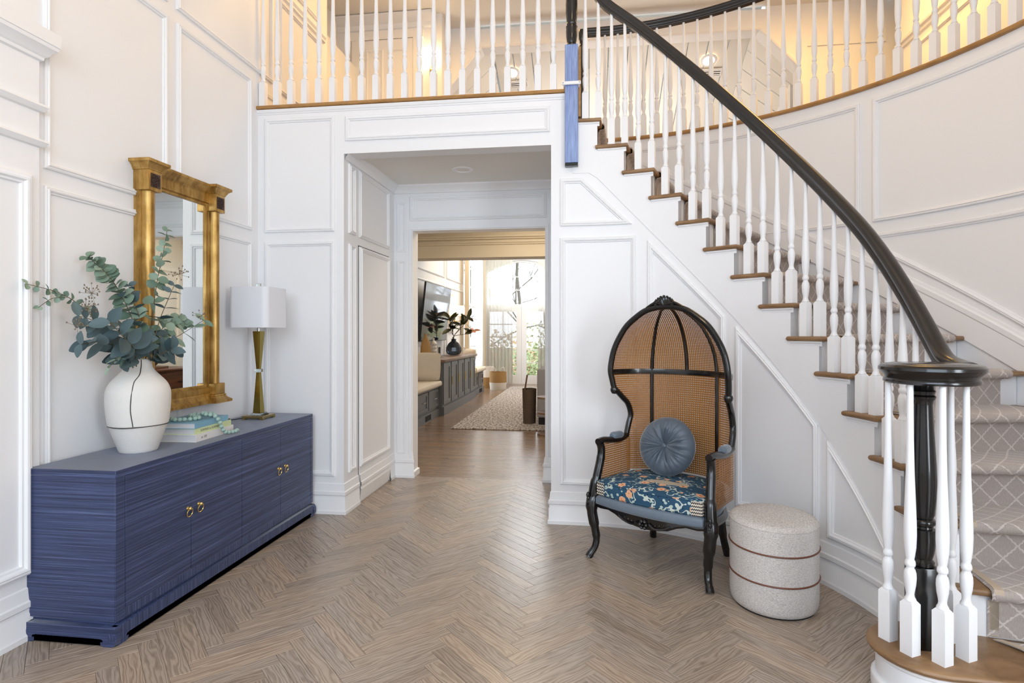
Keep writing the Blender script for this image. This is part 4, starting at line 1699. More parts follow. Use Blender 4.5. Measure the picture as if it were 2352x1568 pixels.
# ================================================================== BOOKS
def book(name, label, cx_, cy_, z, wx, wy, th, rot, cover, pages, text=None, tsize=.02, tcol='dark', toff=0):
    b_ = thing(name, label, 'book', (cx_, cy_, z), rot, 'stacked books on the sideboard')
    c = MB()
    c.box(-wx / 2, wx / 2, -wy / 2, wy / 2, 0, .003)
    c.box(-wx / 2, wx / 2, -wy / 2, wy / 2, th - .003, th)
    c.box(wx / 2 - .003, wx / 2, -wy / 2, wy / 2, .003, th - .003)
    c.build('cover', cover, b_, smooth=0)
    MB().box(-wx / 2 + .004, wx / 2 - .003, -wy / 2 + .004, wy / 2 - .004, .003, th - .003).build('pages', pages, b_, smooth=0)
    if text:
        cu = bpy.data.curves.new('title', 'FONT')
        cu.body = text
        cu.size = tsize
        cu.align_x = 'CENTER'
        cu.align_y = 'CENTER'
        cu.extrude = .0002
        tmp = bpy.data.objects.new('title_text', cu)
        COL.objects.link(tmp)
        bpy.context.view_layer.update()
        me = bpy.data.meshes.new_from_object(tmp.evaluated_get(bpy.context.evaluated_depsgraph_get()))
        bpy.data.objects.remove(tmp)
        me.materials.clear()
        me.materials.append(M[tcol])
        o = link('title', me, b_)
        o.location = (wx / 2 + .0004, toff, th / 2)
        o.rotation_euler = (rad(90), 0, rad(90))
    return b_


M['page'] = plain('book_pages', lin(214, 214, 216), .8, var=.1, vscale=60)
M['bk_white'] = plain('white_cover', lin(232, 228, 224), .5)
M['bk_green'] = plain('pale_green_cover', lin(206, 218, 168), .5)
M['bk_blue'] = plain('sky_blue_cover', lin(128, 176, 200), .5, var=.12, vscale=14)
M['ink'] = plain('print_ink', lin(120, 118, 104), .7)
book('book', 'thick white coffee-table book at the bottom of the stack', -2.262, 3.073, ZT, .25, .362, .040, rad(3), 'bk_white', 'page', 'at 100', .020, 'ink', -.11)
book('book', 'pale green book in the middle of the stack, title on its spine', -2.262, 3.066, ZT + .0402, .24, .34, .032, rad(2), 'bk_green', 'page', 'SUMMER to SUMMER', .019, 'ink', -.035)
book('book', 'sky blue book on top of the stack under a bead garland', -2.262, 3.052, ZT + .0724, .235, .325, .032, rad(4), 'bk_blue', 'page')
# glass bead garland
M['bead'] = glass_mat('sea_glass', lin(190, 222, 210), .4, 1.3, .35)
zb = ZT + .1046
gd = thing('bead_garland', 'string of frosted sea-green glass beads draped over the stacked books', 'garland', (-2.25, 3.05, zb))
bead = None
path_ = spline([(-.06, -.10, .013), (-.02, -.13, .013), (.04, -.10, .013), (.06, -.04, .013), (.02, -.01, .013), (-.05, .03, .013), (-.05, .08, .013), (.02, .11, .013), (.07, .08, .015), (.05, .02, .03), (.07, -.01, .03), (.118, .01, .018), (.141, .02, -.012), (.146, .035, -.05), (.150, .06, -.082), (.158, .10, -.090), (.165, .145, -.09), (.15, .175, -.088)], 10)
last = None
bmb = MB().lathe([(.0, -.0115)] + [(.0125 * math.cos(a), .0115 * math.sin(a)) for a in frange(-PI / 2 + .35, PI / 2 - .35, 6)] + [(0, .0115)], 12)
for p in path_:
    if last is None or (p - last).length > .0225:
        if bead is None:
            bead = bmb.build('bead', 'bead', gd, loc=tuple(p))
        else:
            o = bead.copy()
            COL.objects.link(o)
            o.location = tuple(p)
        last = p
MB().tube([tuple(p) for p in path_] + [(.15, .20, -.098), (.135, .225, -.099)], .0012, 5).build('string', 'bk_white', gd)
# ================================================================== HOODED CHAIR
def cane_mat():
    t = NT('woven_cane')
    uv = t.n('ShaderNodeSeparateXYZ', ins={0: t.coord('UV')})
    c = .0135
    fx = t.math('SUBTRACT', t.math('FRACT', t.math('ADD', t.math('DIVIDE', uv.outputs[0], c), 100)), .5)
    fy = t.math('SUBTRACT', t.math('FRACT', t.math('ADD', t.math('DIVIDE', uv.outputs[1], c), 100)), .5)
    d = t.math('SQRT', t.math('ADD', t.math('MULTIPLY', fx, fx), t.math('MULTIPLY', fy, fy)))
    hole = t.math('LESS_THAN', d, .27)
    strand = t.noise(t.mapping(t.coord('UV'), (300, 300, 1)), 1, 2, .5).outputs[0]
    t.p(Base_Color=t.mix(strand, lin(132, 78, 20), lin(186, 124, 44)), Roughness=.45)
    t.bump(t.math('MINIMUM', d, .5), .5, .004)
    tr = t.n('ShaderNodeBsdfTransparent')
    mx = t.n('ShaderNodeMixShader', ins={0: hole, 1: t.b.outputs[0], 2: tr.outputs[0]})
    t.t.links.new(mx.outputs[0], t.out.inputs[0])
    return t.m


M['cane'] = cane_mat()
M['velvet'] = plain('grey_blue_velvet', lin(114, 128, 142), .55, sheen=.6, var=.3, vscale=12)
M['pillowv'] = plain('slate_blue_velvet', lin(96, 110, 124), .42, sheen=.6, var=.25, vscale=9)
t = NT('floral_print')
oc = t.coord('Object')
sep = t.n('ShaderNodeSeparateXYZ', ins={0: oc})
vf = t.n('ShaderNodeTexVoronoi', ins={'Vector': t.mapping(oc, (11, 11, 11)), 'Scale': 1.0, 'Randomness': .9})
vl = t.n('ShaderNodeTexVoronoi', ins={'Vector': t.mapping(oc, (26, 60, 30), (0, 0, .6)), 'Scale': 1.0})
vl2 = t.n('ShaderNodeTexVoronoi', ins={'Vector': t.mapping(oc, (60, 26, 30), (0, 0, .3)), 'Scale': 1.0})
ns = t.noise(oc, 9, 2, .5).outputs[0]
wob = t.noise(oc, 70, 2, .5).outputs[0]
vine = t.math('LESS_THAN', t.math('ABSOLUTE', t.math('SUBTRACT', ns, .5)), .013)
leaf = t.math('LESS_THAN', vl.outputs['Distance'], .24)
leaf2 = t.math('LESS_THAN', vl2.outputs['Distance'], .18)
fd = t.math('ADD', vf.outputs['Distance'], t.math('MULTIPLY', t.math('SUBTRACT', wob, .5), .28))
flower = t.math('LESS_THAN', fd, .27)
core = t.math('LESS_THAN', fd, .10)
c = t.mix(ns, lin(28, 62, 88), lin(46, 90, 118))
c = t.mix(vine, c, lin(196, 206, 196))
c = t.mix(leaf2, c, lin(24, 30, 44))
c = t.mix(leaf, c, lin(176, 196, 190))
c = t.mix(flower, c, lin(226, 172, 132))
c = t.mix(core, c, lin(196, 110, 78))
# zigzag patches at the front corners
zx = t.math('ADD', t.math('MULTIPLY', sep.outputs[2], 60), t.math('MULTIPLY', t.math('PINGPONG', t.math('MULTIPLY', t.math('ADD', sep.outputs[0], sep.outputs[1]), 90), .5), 1.0))
zig = t.math('GREATER_THAN', t.math('FRACT', zx), .5)
zc = t.mix(zig, lin(40, 38, 40), lin(228, 218, 202))
corner = t.math('MULTIPLY', t.math('GREATER_THAN', t.math('ABSOLUTE', sep.outputs[0]), .268), t.math('MULTIPLY', t.math('LESS_THAN', sep.outputs[1], .045), t.math('LESS_THAN', sep.outputs[2], .462)))
t.p(Base_Color=t.mix(corner, c, zc), Roughness=.85)
M['floral'] = t.m

CO, CROT = (.3185, 3.33), math.atan2(-.553, .833)
chair = thing('hooded_chair', 'black hooded armchair with woven cane panels and blue floral seat against the curved wall', 'chair', (CO[0], CO[1], 0), CROT)
RIM = [(.685, .339, .354), (.76, .338, .385), (.82, .332, .40), (.89, .335, .37), (.935, .345, .32), (.977, .355, .27), (.995, .363, .25), (1.05, .370, .235), (1.11, .373, .22), (1.17, .366, .22), (1.24, .348, .22), (1.31, .314, .22), (1.385, .262, .22), (1.44, .197, .22), (1.487, .115, .22), (1.505, 0.0, .22)]


def rimv(z):
    if z <= .685:
        return .339 - .02 * (.685 - z), .354
    for a, b in zip(RIM, RIM[1:]):
        if a[0] <= z <= b[0]:
            f = (z - a[0]) / (b[0] - a[0])
            return lerp(a[1], b[1], f), lerp(a[2], b[2], f)
    return 0, .22


def SH(z, ph):
    w, yr = rimv(z)
    if z > 1.11:
        D = .30 * math.sqrt(max(0, 1 - ((z - 1.11) / .397) ** 2))
        return (w * math.sin(ph), yr + D * math.cos(ph), z)
    # below: an upright half cylinder cut back along the rim
    sg = 1 if ph >= 0 else -1
    a = abs(ph)
    a0, am_ = rad(36), math.atan2(w / .373, (yr - .22) / .30)
    if a > a0:
        f = (a - a0) / (PI / 2 - a0)
        a2 = lerp(a0, am_, f)
        ex, ey = w - .373 * math.sin(am_), yr - .22 - .30 * math.cos(am_)
        return (sg * (.373 * math.sin(a2) + ex * f), .22 + .30 * math.cos(a2) + ey * f, z)
    return (.373 * math.sin(ph), .22 + .30 * math.cos(ph), z)


zl = frange(.47, 1.10, 16)
zu = [1.10 + .398 * math.sin(PI / 2 * k / 16) for k in range(17)]
vl_ = {}
acc_ = 0
for z in zl + zu:
    vl_[z] = z if z <= 1.1 else 1.10 + .5 * math.asin(min(1, (z - 1.1) / .4))


def cane(zs, p0, p1, nm='cane_panel'):
    mb = MB()
    mb.grid(lambda z, p: SH(z, p), zs, frange(rad(p0), rad(p1), 10), uvf=lambda z, p: (p * .40 * max(.25, rimv(z)[0] / .373), vl_[z]))
    return mb.build(nm, 'cane', chair, smooth=60)


for p0, p1 in ((-90, -36), (-34, 34), (36, 90)):
    cane(zl, p0, p1)
for p0, p1 in ((-90, -36), (-34, -1.5), (1.5, 34), (36, 90)):
    cane(zu, p0, p1)
for ph in (-35, 35):
    p = [Vector(SH(z, rad(ph))) for z in zl + zu[1:-1]]
    MB().tube(p, [.0125] * len(zl) + [lerp(.0125, .008, k / 15) for k in range(len(p) - len(zl))], 8).build('rib', 'black', chair)
p = [Vector(SH(z, 0)) for z in zu[:-1]]
MB().tube(p, [lerp(.0125, .008, k / 15) for k in range(len(p))], 8).build('rib', 'black', chair)
mb = MB()
for k in (-.010, .0, .010):
    pass
mb.sweep([SH(1.10, a) for a in frange(rad(-88), rad(88), 24)], [(-.010, -.016), (.010, -.016), (.012, 0), (.010, .016), (-.010, .016), (-.012, 0)])
mb.build('crossbar', 'black', chair)
rimp = [Vector((-w, y, z)) for z, w, y in RIM] + [Vector((w, y, z)) for z, w, y in reversed(RIM[:-1])]
rs = spline(rimp, 5)
MB().tube(rs, .0185, 12).build('hood_rim', 'black', chair)
MB().tube([p + Vector((0, -.014, .0)) + (Vector((0, .22, 1.05)) - p).normalized() * -.004 for p in rs], .0075, 8).build('rim_bead', 'black', chair)
for s in (-1, 1):
    kb = MB()
    kb.lathe([(.0, -.026), (.016, -.022), (.024, -.008), (.026, .004), (.022, .016), (.012, .022), (0, .024)], 14)
    kb.v = [(s * .364 + x, .25 + y, .985 + z) for x, y, z in kb.v]
    kb.build('rim_knuckle', 'black', chair)
cv = MB()
for k in range(-4, 5):
    a = rad(k * 17)
    L = .052 - .0024 * abs(k)
    pth = [Vector((math.sin(a) * d * 1.35, .205, 1.512 + math.cos(a) * d)) for d in (0, L * .45, L * .8, L)]
    cv.tube(pth, [.006, .010, .0115, .006], 8)
    q = pth[-1]
    cv.lathe([(0, -.009), (.007, -.006), (.0095, 0), (.007, .006), (0, .009)], 8, c=(q.x, q.y, q.z))
cv.tube(spline([(-.115, .212, 1.498), (-.085, .208, 1.515), (-.06, .206, 1.528), (-.045, .205, 1.545)], 5), .009, 8)
cv.tube(spline([(.115, .212, 1.498), (.085, .208, 1.515), (.06, .206, 1.528), (.045, .205, 1.545)], 5), .009, 8)
cv.tube([(-.06, .215, 1.513), (.06, .215, 1.513)], .016, 8)
cv.build('crest_carving', 'black', chair)
for s in (-1, 1):
    pl_ = [Vector((s * x, y, z)) for x, y, z in ((.350, .03, .40), (.366, .006, .345), (.366, -.004, .28), (.352, .006, .18), (.345, .014, .11), (.350, .004, .06), (.366, -.016, .024), (.374, -.026, 0.004))]
    MB().tube(spline(pl_, 4), [lerp(.034, .034, 0)] * 4 + [.038] * 4 + [.032] * 4 + [.025] * 4 + [.021] * 4 + [.020] * 4 + [.022] * 4 + [.023], 10).build('leg', 'black', chair)
    kn = MB()
    for k in range(5):
        kn.lathe([(0, -.018), (.009, -.012), (.012, 0), (.008, .014), (0, .020)], 8, c=(s * (.372 + .004 * math.cos(k)), -.030 + .002 * k, .375 - .022 * k))
    kn.build('knee_carving', 'black', chair)
    po = [Vector((s * x, y, z)) for x, y, z in ((.366, .006, .345), (.358, .016, .42), (.350, .036, .50), (.344, .058, .58), (.342, .064, .64), (.344, .050, .682))]
    MB().tube(spline(po, 5), [.032] * 8 + [.026] * 9 + [.024] * 8 + [.026], 10).build('arm_post', 'black', chair)
    ar = [Vector((s * x, y, z)) for x, y, z in ((.344, .030, .688), (.346, .09, .692), (.348, .18, .680), (.344, .28, .672), (.339, .36, .690))]
    MB().tube(spline(ar, 5), .021, 10).build('arm', 'black', chair)
    ap = [Vector((s * x, y, z)) for x, y, z in ((.347, .19, .702), (.346, .24, .702), (.342, .31, .70))]
    pad = MB().tube(spline(ap, 5), [.014, .022] + [.025] * 7 + [.022, .014], 10)
    pad.build('arm_pad', 'velvet', chair, label='grey blue velvet arm pad')
    sp_ = MB()
    sp_.grid(lambda y, z: (s * lerp(.352, .337, (y - .07) / .31), y + (.03 if y < .1 else 0) * (0.66 - z) * -1.2, z), frange(.07, .40, 8), frange(.39, .668, 7), uvf=lambda y, z: (y, z))
    sp_.build('cane_panel', 'cane', chair)
    MB().tube(spline([(s * .236, .47, .36), (s * .228, .49, .24), (s * .232, .515, .12), (s * .246, .545, 0.004)], 5), [.028] * 5 + [.026] * 5 + [.022] * 5 + [.022], 8).build('leg', 'black', chair)
    MB().tube(spline([(s * .352, .035, .335), (s * .335, .25, .325), (s * .245, .46, .33)], 6), .022, 8).build('side_rail', 'black', chair)
# apron with carving
ap = [(-.35, .345), (-.34, .312), (-.30, .306), (-.24, .310), (-.19, .296), (-.14, .272), (-.08, .262), (0, .252), (.08, .262), (.14, .272), (.19, .296), (.24, .310), (.30, .306), (.34, .312), (.35, .345)]
am = MB()
N_ = len(ap)
for x, z in ap:
    yb_ = -.006 - .03 * (1 - (x / .35) ** 2)
    for y, zz in ((yb_, z), (yb_ - .008, z + .012), (yb_, .352), (yb_ + .03, .352), (yb_ + .03, z)):
        am.v.append((x, y, zz))
for i in range(N_ - 1):
    for q in range(5):
        am.f.append((i * 5 + q, (i + 1) * 5 + q, (i + 1) * 5 + (q + 1) % 5, i * 5 + (q + 1) % 5))
am.f.append((0, 1, 2, 3, 4))
am.f.append(tuple((N_ - 1) * 5 + k for k in (4, 3, 2, 1, 0)))
am.build('apron', 'black', chair, smooth=40)
ac = MB()
for k in range(6):
    a = k * PI / 3
    ac.lathe([(0, -.012), (.008, -.008), (.0115, 0), (.008, .008), (0, .012)], 8, c=(.019 * math.cos(a), -.046, .282 + .019 * math.sin(a)))
ac.lathe([(0, -.009), (.008, -.004), (.008, .004), (0, .009)], 8, c=(0, -.05, .282))
for s in (-1, 1):
    for k in range(4):
        ac.lathe([(0, -.009), (.009 - k * .001, 0), (0, .009)], 8, c=(s * (.048 + .024 * k), -.044 + .002 * k, .283 + .004 * k))
    ac.tube(spline([(s * .035, -.044, .290), (s * .07, -.043, .272), (s * .12, -.040, .280), (s * .16, -.036, .302)], 5), .0075, 7)
ac.build('apron_carving', 'black', chair)


def seat_poly(g=0.0):
    out = []
    for k in range(13):
        x = lerp(-.33, .33, k / 12)
        out.append((x, -.018 - .035 * (1 - (x / .33) ** 2)))
    out += [(.338, .06), (.325, .25), (.30, .38), (.24, .46), (.12, .492), (0, .50), (-.12, .492), (-.24, .46), (-.30, .38), (-.325, .25), (-.338, .06)]
    return offset_poly(out, g) if g else out


MB().slab(seat_poly(), .318, .380, .022, 4).build('seat_deck', 'velvet', chair, smooth=60, label='grey blue velvet seat base')
cu_ = MB()
pl_ = seat_poly(.006)
lv = [(.378, .012), (.384, .003), (.395, 0), (.445, 0), (.458, .004), (.468, .016), (.476, .05), (.482, .11), (.485, .17)]
n_ = len(pl_)
for z, d in lv:
    cu_.v += [(x, y, z) for x, y in (offset_poly(pl_, d) if d < .06 else [(lerp(x, 0, d / .24), lerp(y, .22, d / .24)) for x, y in pl_])]
for l in range(len(lv) - 1):
    for i in range(n_):
        j = (i + 1) % n_
        cu_.f.append((l * n_ + i, l * n_ + j, (l + 1) * n_ + j, (l + 1) * n_ + i))
cu_.f.append(tuple(range(n_)))
cu_.f.append(tuple((len(lv) - 1) * n_ + i for i in range(n_)))
cush = cu_.build('seat_cushion', 'floral', chair, smooth=60, label='dark blue floral printed seat cushion')
for z in (.392, .462):
    MB().tube([(x, y, z) for x, y in offset_poly(pl_, .002 if z > .4 else .001)], .0035, 6, closed=True).build('piping', 'floral', cush)
# printed bird on the cushion top
M['bird'] = plain('speckled_bird_print', lin(216, 200, 176), .85, var=.55, vscale=160)
bird = [(-.10, .0), (-.06, .035), (0, .055), (.07, .055), (.13, .07), (.14, .04), (.10, .0), (.04, -.035), (-.02, -.04), (-.06, -.02), (-.085, -.05), (-.11, -.055), (-.10, -.035)]
bm2 = MB()


def ctop(x, y):
    r = math.hypot(x / .33, (y - .22) / .27)
    return .4865 - .012 * r * r


bm2.prism([(x + .03, y * .8 + .14) for x, y in bird], lambda x, y: (x, y, ctop(x, y) - .004), lambda x, y: (x, y, ctop(x, y) + .0008))
bm2.build('bird_print', 'bird', cush, smooth=0)

# round pillow
pw = thing('round_pillow', 'round pleated slate-blue velvet pillow with a button leaning in the hooded chair', 'pillow', tuple(Matrix.Translation((CO[0], CO[1], 0)) @ Matrix.Rotation(CROT, 4, 'Z') @ Vector((-.045, .335, .655))), CROT)
pm = MB()
seg = 120
rr_ = [0, .012, .022, .04, .07, .10, .13, .155, .172, .179]
hh_ = [.034, .034, .040, .052, .062, .064, .058, .044, .024, .0]
rngp = random.Random(5)
amp = [rngp.uniform(-1, 1) for _ in range(seg)]
amp = [(amp[i] + amp[(i + 1) % seg] * .6) for i in range(seg)]
for side in (-1, 1):
    o0 = len(pm.v)
    for i in range(seg):
        a = 2 * PI * i / seg
        for r, h in zip(rr_, hh_):
            pl = amp[i] * .009 * math.sin(PI * min(1, r / .17)) if side < 0 else 0
            hh = h + pl + .004 * math.sin(14 * a + 3 * math.sin(2 * a)) * math.sin(PI * min(1, r / .17))
            pm.v.append((r * math.cos(a), side * hh, r * math.sin(a)))
    m_ = len(rr_)
    for i in range(seg):
        for q in range(m_ - 1):
            j = (i + 1) % seg
            pm.f.append((o0 + i * m_ + q, o0 + j * m_ + q, o0 + j * m_ + q + 1, o0 + i * m_ + q + 1))
tilt = Matrix.Rotation(rad(-14), 4, 'X')
pm.v = [tuple(tilt @ Vector(v)) for v in pm.v]
pm.build('cover', 'pillowv', pw, smooth=70)
bt = MB().lathe([(.014, 0), (.013, .006), (.008, .011), (0, .012)], 16)
bt.v = [tuple(tilt @ Vector((x, -.033 - z, y))) for x, y, z in bt.v]
bt.build('button', 'pillowv', pw)

# ================================================================== OTTOMAN
t = NT('oatmeal_woven')
uvm = t.coord('Object')
w1 = t.noise(t.mapping(uvm, (420, 420, 420)), 1, 2, .6).outputs[0]
w2 = t.noise(t.mapping(uvm, (130, 130, 600)), 1, 2, .6).outputs[0]
f = t.math('ADD', t.math('MULTIPLY', w1, .5), t.math('MULTIPLY', w2, .5))
t.p(Base_Color=t.ramp(f, [(.34, lin(150, 142, 138)), (.5, lin(206, 200, 195)), (.66, lin(232, 227, 221))]), Roughness=.95)
t.bump(f, .35, .003)
M['oat'] = t.m
M['leather'] = plain('brown_leather', lin(108, 62, 40), .45)
ot = thing('ottoman', 'oval oatmeal woven ottoman with two brown leather piping bands', 'ottoman', (.917, 3.072, 0), rad(-12))
oa, ob = .207, .228
op = [(0, .006), (.93, .006), (.965, .012), (.99, .03), (1.0, .07), (1.0, .395), (.985, .415), (.95, .428), (.85, .434), (.5, .439), (0, .441)]
om = MB()
om.lathe(op, 64, sx=oa, sy=ob)
om.v = [(x, y, z) for x, y, z in om.v]
om.build('body', 'oat', ot, smooth=50)
for z in (.158, .300):
    MB().tube([(1.006 * oa * math.cos(a), 1.006 * ob * math.sin(a), z) for a in frange(0, 2 * PI, 64)[:-1]], .0042, 8, closed=True).build('piping', 'leather', ot, label='brown leather piping')
MB().tube([(.988 * oa * math.cos(a), .988 * ob * math.sin(a), .413) for a in frange(0, 2 * PI, 64)[:-1]], .003, 6, closed=True).build('top_seam', 'oat', ot)
MB().lathe([(.0, 0), (.93, 0), (.93, .007)], 48, sx=oa, sy=ob).build('glide_base', 'dark', ot)
# ================================================================== SITTING ROOM BEYOND
WX = -2.85
YE = 15.0
fw = MB()
fw.box(WX - .1, WX, YI + .16, 12.95, 0, 4.6)
fw.box(WX - .1, WX, 12.95, 14.5, 0, .05)
fw.box(WX - .1, WX, 12.95, 14.5, 3.3, 4.6)
fw.box(WX - .1, WX, 14.5, YE, 0, 4.6)
wall_sit = struct(fw.build('wall_sitting_left', 'paint', smooth=0))


def WS(s, z, h): return (WX + h, s, z)


for s0, s1 in ((5.6, 7.0), (7.1, 8.7), (8.8, 11.15), (11.3, 12.8)):
    moulding(WS, rect(s0, s1, 2.42, 3.6), wall_sit)
    moulding(WS, rect(s0, s1, .3, 2.27), wall_sit)
base_run(WS, YI + .16, 7.4, wall_sit)
fe = MB()
fe.box(WX - .1, -2.75, YE, YE + .15, 0, 4.6)
fe.box(-.80, 2.6, YE, YE + .15, 0, 4.6)
fe.box(-2.75, -.80, YE, YE + .15, 3.25, 4.6)
xs = frange(-2.75, -.80, 16)


def arch_z(x): return 2.93 + .30 * (1 - ((x + 1.775) / .975) ** 2)


fe.prism([(x, arch_z(x)) for x in xs] + [(-.80, 3.26), (-2.75, 3.26)], lambda x, z: (x, YE, z), lambda x, z: (x, YE + .15, z))
struct(fe.build('wall_sitting_end', 'paint', smooth=0))
struct(MB().box(2.5, 2.6, 7.7, YE, 0, 4.6).build('wall_sitting_right', 'paint', smooth=0))
struct(MB().box(WX - .1, 2.6, 9.9, YE + .1, 4.6, 4.7).build('ceiling_sitting_room', 'ceil_paint', smooth=0))
cm = MB()
cm.box(WX - .1, 2.6, YI + .16, 9.95, 2.90, 2.945)
cm.box(-2.85, 2.6, 9.9, 9.95, 2.945, 4.6)
struct(cm.build('ceiling_hall', 'ceil_paint', smooth=0))
fill_fr = MB()
for x0, x1, y0, y1 in ((-2.4, -2.3, 11.8, 14.6), (.5, .6, 11.8, 14.6), (-2.3, .5, 11.8, 11.9), (-2.3, .5, 14.5, 14.6)):
    fill_fr.box(x0, x1, y0, y1, 4.45, 4.6)
struct(fill_fr.build('fill_light_frame_5', 'paint', smooth=0))  # skylight-like frame added on the closed ceiling round the fill light
bm3 = MB()
M['beam'] = plain('taupe_beam_paint', lin(206, 194, 172), .5)
bm3.box(WX, 2.6, 7.45, 7.75, 2.33, 2.90)
beam = struct(bm3.build('beam', 'beam', smooth=0))
for z0, hh in ((2.49, .03), (2.56, .045), (2.66, .07)):
    base_run(lambda s, z, h: (s, 7.45 - h, z), WX, 2.5, beam, z0=z0, prof=[(0, 0), (.004, hh * .5), (.02, hh * .6), (.03, hh), (.045, hh), (.05, 0)], name='beam_moulding', mat='beam')
# right-hand room seen in the mirror: wall, chest, bowls
rw = struct(MB().box(.72, .82, YI + .16, 7.45, 0, 2.9).build('wall_hall_right', 'paint', smooth=0))


def WRR(s, z, h): return (.72 - h, s, z)


moulding(WRR, rect(5.5, 6.35, .3, 2.2), rw)
moulding(WRR, rect(6.45, 7.35, .3, 2.2), rw)
ch = thing('wooden_chest', 'dark brown wooden chest of drawers reflected in the gold mirror', 'chest', (.445, 6.45, 0))
b = MB()
rounded_box(b, -.22, .23, -.55, .55, .05, .87, .004, 1)
b.build('body', 'brownwood', ch)
b = MB()
rounded_box(b, -.25, .24, -.58, .58, .87, .90, .006, 2)
b.build('top', 'brownwood', ch)
for k in range(3):
    d = MB()
    rounded_box(d, -.232, -.218, -.52, .52, .10 + k * .255, .34 + k * .255, .004, 1)
    dr = d.build('drawer', 'brownwood', ch)
    for s in (-1, 1):
        MB().tube([(-.232, s * .28 - .05, .22 + k * .255), (-.25, s * .28 - .03, .215 + k * .255), (-.25, s * .28 + .03, .215 + k * .255), (-.232, s * .28 + .05, .22 + k * .255)], .006, 6).build('handle', 'dark', dr)
bo = thing('wooden_bowl', 'round wooden bowl on the chest reflected in the mirror', 'bowl', (.45, 6.5, .932))
MB().lathe([(.05, .0), (.06, .004), (.15, .10), (.17, .18), (.162, .18), (.14, .11), (.05, .015), (0, .012)], 28).build('bowl_body', 'counter', bo)
wb = thing('wooden_box', 'low wooden box under the bowl on the chest', 'box', (.45, 6.5, .90))
b = MB()
rounded_box(b, -.12, .12, -.17, .17, 0, .03, .004, 1)
b.build('box_body', 'counter', wb)
bl = thing('buffet_lamp', 'small lit lamp with a glowing shade on the chest reflected in the mirror', 'lamp', (.5, 6.15, .90))
MB().lathe([(.07, 0), (.07, .02), (.02, .04), (.015, .25)], 18).build('base', 'brass', bl)
MB().lathe([(.13, .25), (.10, .45)], 24, cap=False).build('shade', emit('lit_shade', (1, .78, .45, 1), 6), bl)
area('hall_lamp', (-.6, 6.4, 2.86), (-.6, 6.4, 0), 1.2, .8, 20, (1.0, .86, .66))

area('sitting_room_ceiling_lamp', (-1.4, 11.2, 4.5), (-2.4, 11.0, 1.5), 1.6, 1.6, 58, (1.0, .72, .40))
# ------------------------------------------------------------------ built-in benches and console
M['greycab'] = plain('grey_cabinet_paint', lin(104, 106, 108), .42)
M['cushion'] = plain('cream_cushion_fabric', lin(222, 208, 188), .9, var=.08, vscale=60, bump=.3)
M['creamknit'] = plain('cream_knit', lin(224, 212, 194), .95, var=.25, vscale=90, bump=.8)


def shaker(name, par, y0, y1, z0, z1, X, mat='greycab', fr=.05):
    d = MB()
    d.box(X - .004, X + .004, y0, y1, z0, z1)
    d.box(X + .004, X + .016, y0, y0 + fr, z0, z1)
    d.box(X + .004, X + .016, y1 - fr, y1, z0, z1)
    d.box(X + .004, X + .016, y0 + fr, y1 - fr, z0, z0 + fr)
    d.box(X + .004, X + .016, y0 + fr, y1 - fr, z1 - fr, z1)
    return d.build(name, mat, par, smooth=0)


def bench(label, y0, y1, X=-2.42):
    b_ = thing('window_bench', label, 'bench', (WX + .024, y0, 0))
    w = X - WX - .024
    L = y1 - y0
    mb = MB()
    mb.box(0, w - .02, 0, L, .12, .47)
    mb.box(0, w + .01, 0, L, 0, .12)
    mb.box(0, w, 0, L, .455, .485)
    mb.build('body', 'greycab', b_, smooth=0)
    n = max(2, int(round(L / .62)))
    for k in range(n):
        a, c = L * k / n + .03, L * (k + 1) / n - .03
        d = shaker('drawer', b_, a, c, .16, .445, w - .018)
        m = (a + c) / 2
        MB().tube([(w, m - .06, .31), (w + .03, m - .06, .31), (w + .03, m + .06, .31), (w, m + .06, .31)], .007, 6).build('pull', 'nickel', d)
    MB().box(w + .008, w + .014, L * .55, L * .55 + .3, .02, .10).build('floor_grille', 'dark', b_, smooth=0)
    return b_


bench('grey built-in bench with drawers at the passage end of the console', 7.3, 9.13)
bench('grey built-in bench with drawers under the arched window beyond the console', 11.83, 13.1)
bc_ = thing('bench_cushion', 'thick cream cushion on the grey bench before the console', 'cushion', (WX + .024, 7.3, .485))
mb = MB()
rounded_box(mb, .02, .47, 0, 1.80, 0, .085, .03, 3)
mb.build('pad', 'cushion', bc_)
bc_ = thing('bench_cushion', 'cream cushion on the far grey bench under the arched window', 'cushion', (WX + .024, 11.84, .485))
mb = MB()
rounded_box(mb, .02, .47, 0, 1.25, 0, .085, .03, 3)
mb.build('pad', 'cushion', bc_)


def pillow(label, loc, w, h, d, rz, tilt, mat):
    p = thing('throw_pillow', label, 'pillow', loc, rz)
    mb = MB()
    n = 12
    for side in (-1, 1):
        mb.grid(lambda u, v: (w / 2 * u * (1 - .06 * v * v), side * d / 2 * ((1 - u ** 4) * (1 - v ** 4)) ** .6, h / 2 + h / 2 * v * (1 - .06 * u * u)), frange(-1, 1, n), frange(-1, 1, n))
    T = Matrix.Rotation(tilt, 4, 'X')
    mb.v = [tuple(T @ Vector(v)) for v in mb.v]
    mb.build('cover', mat, p, smooth=70)
    return p


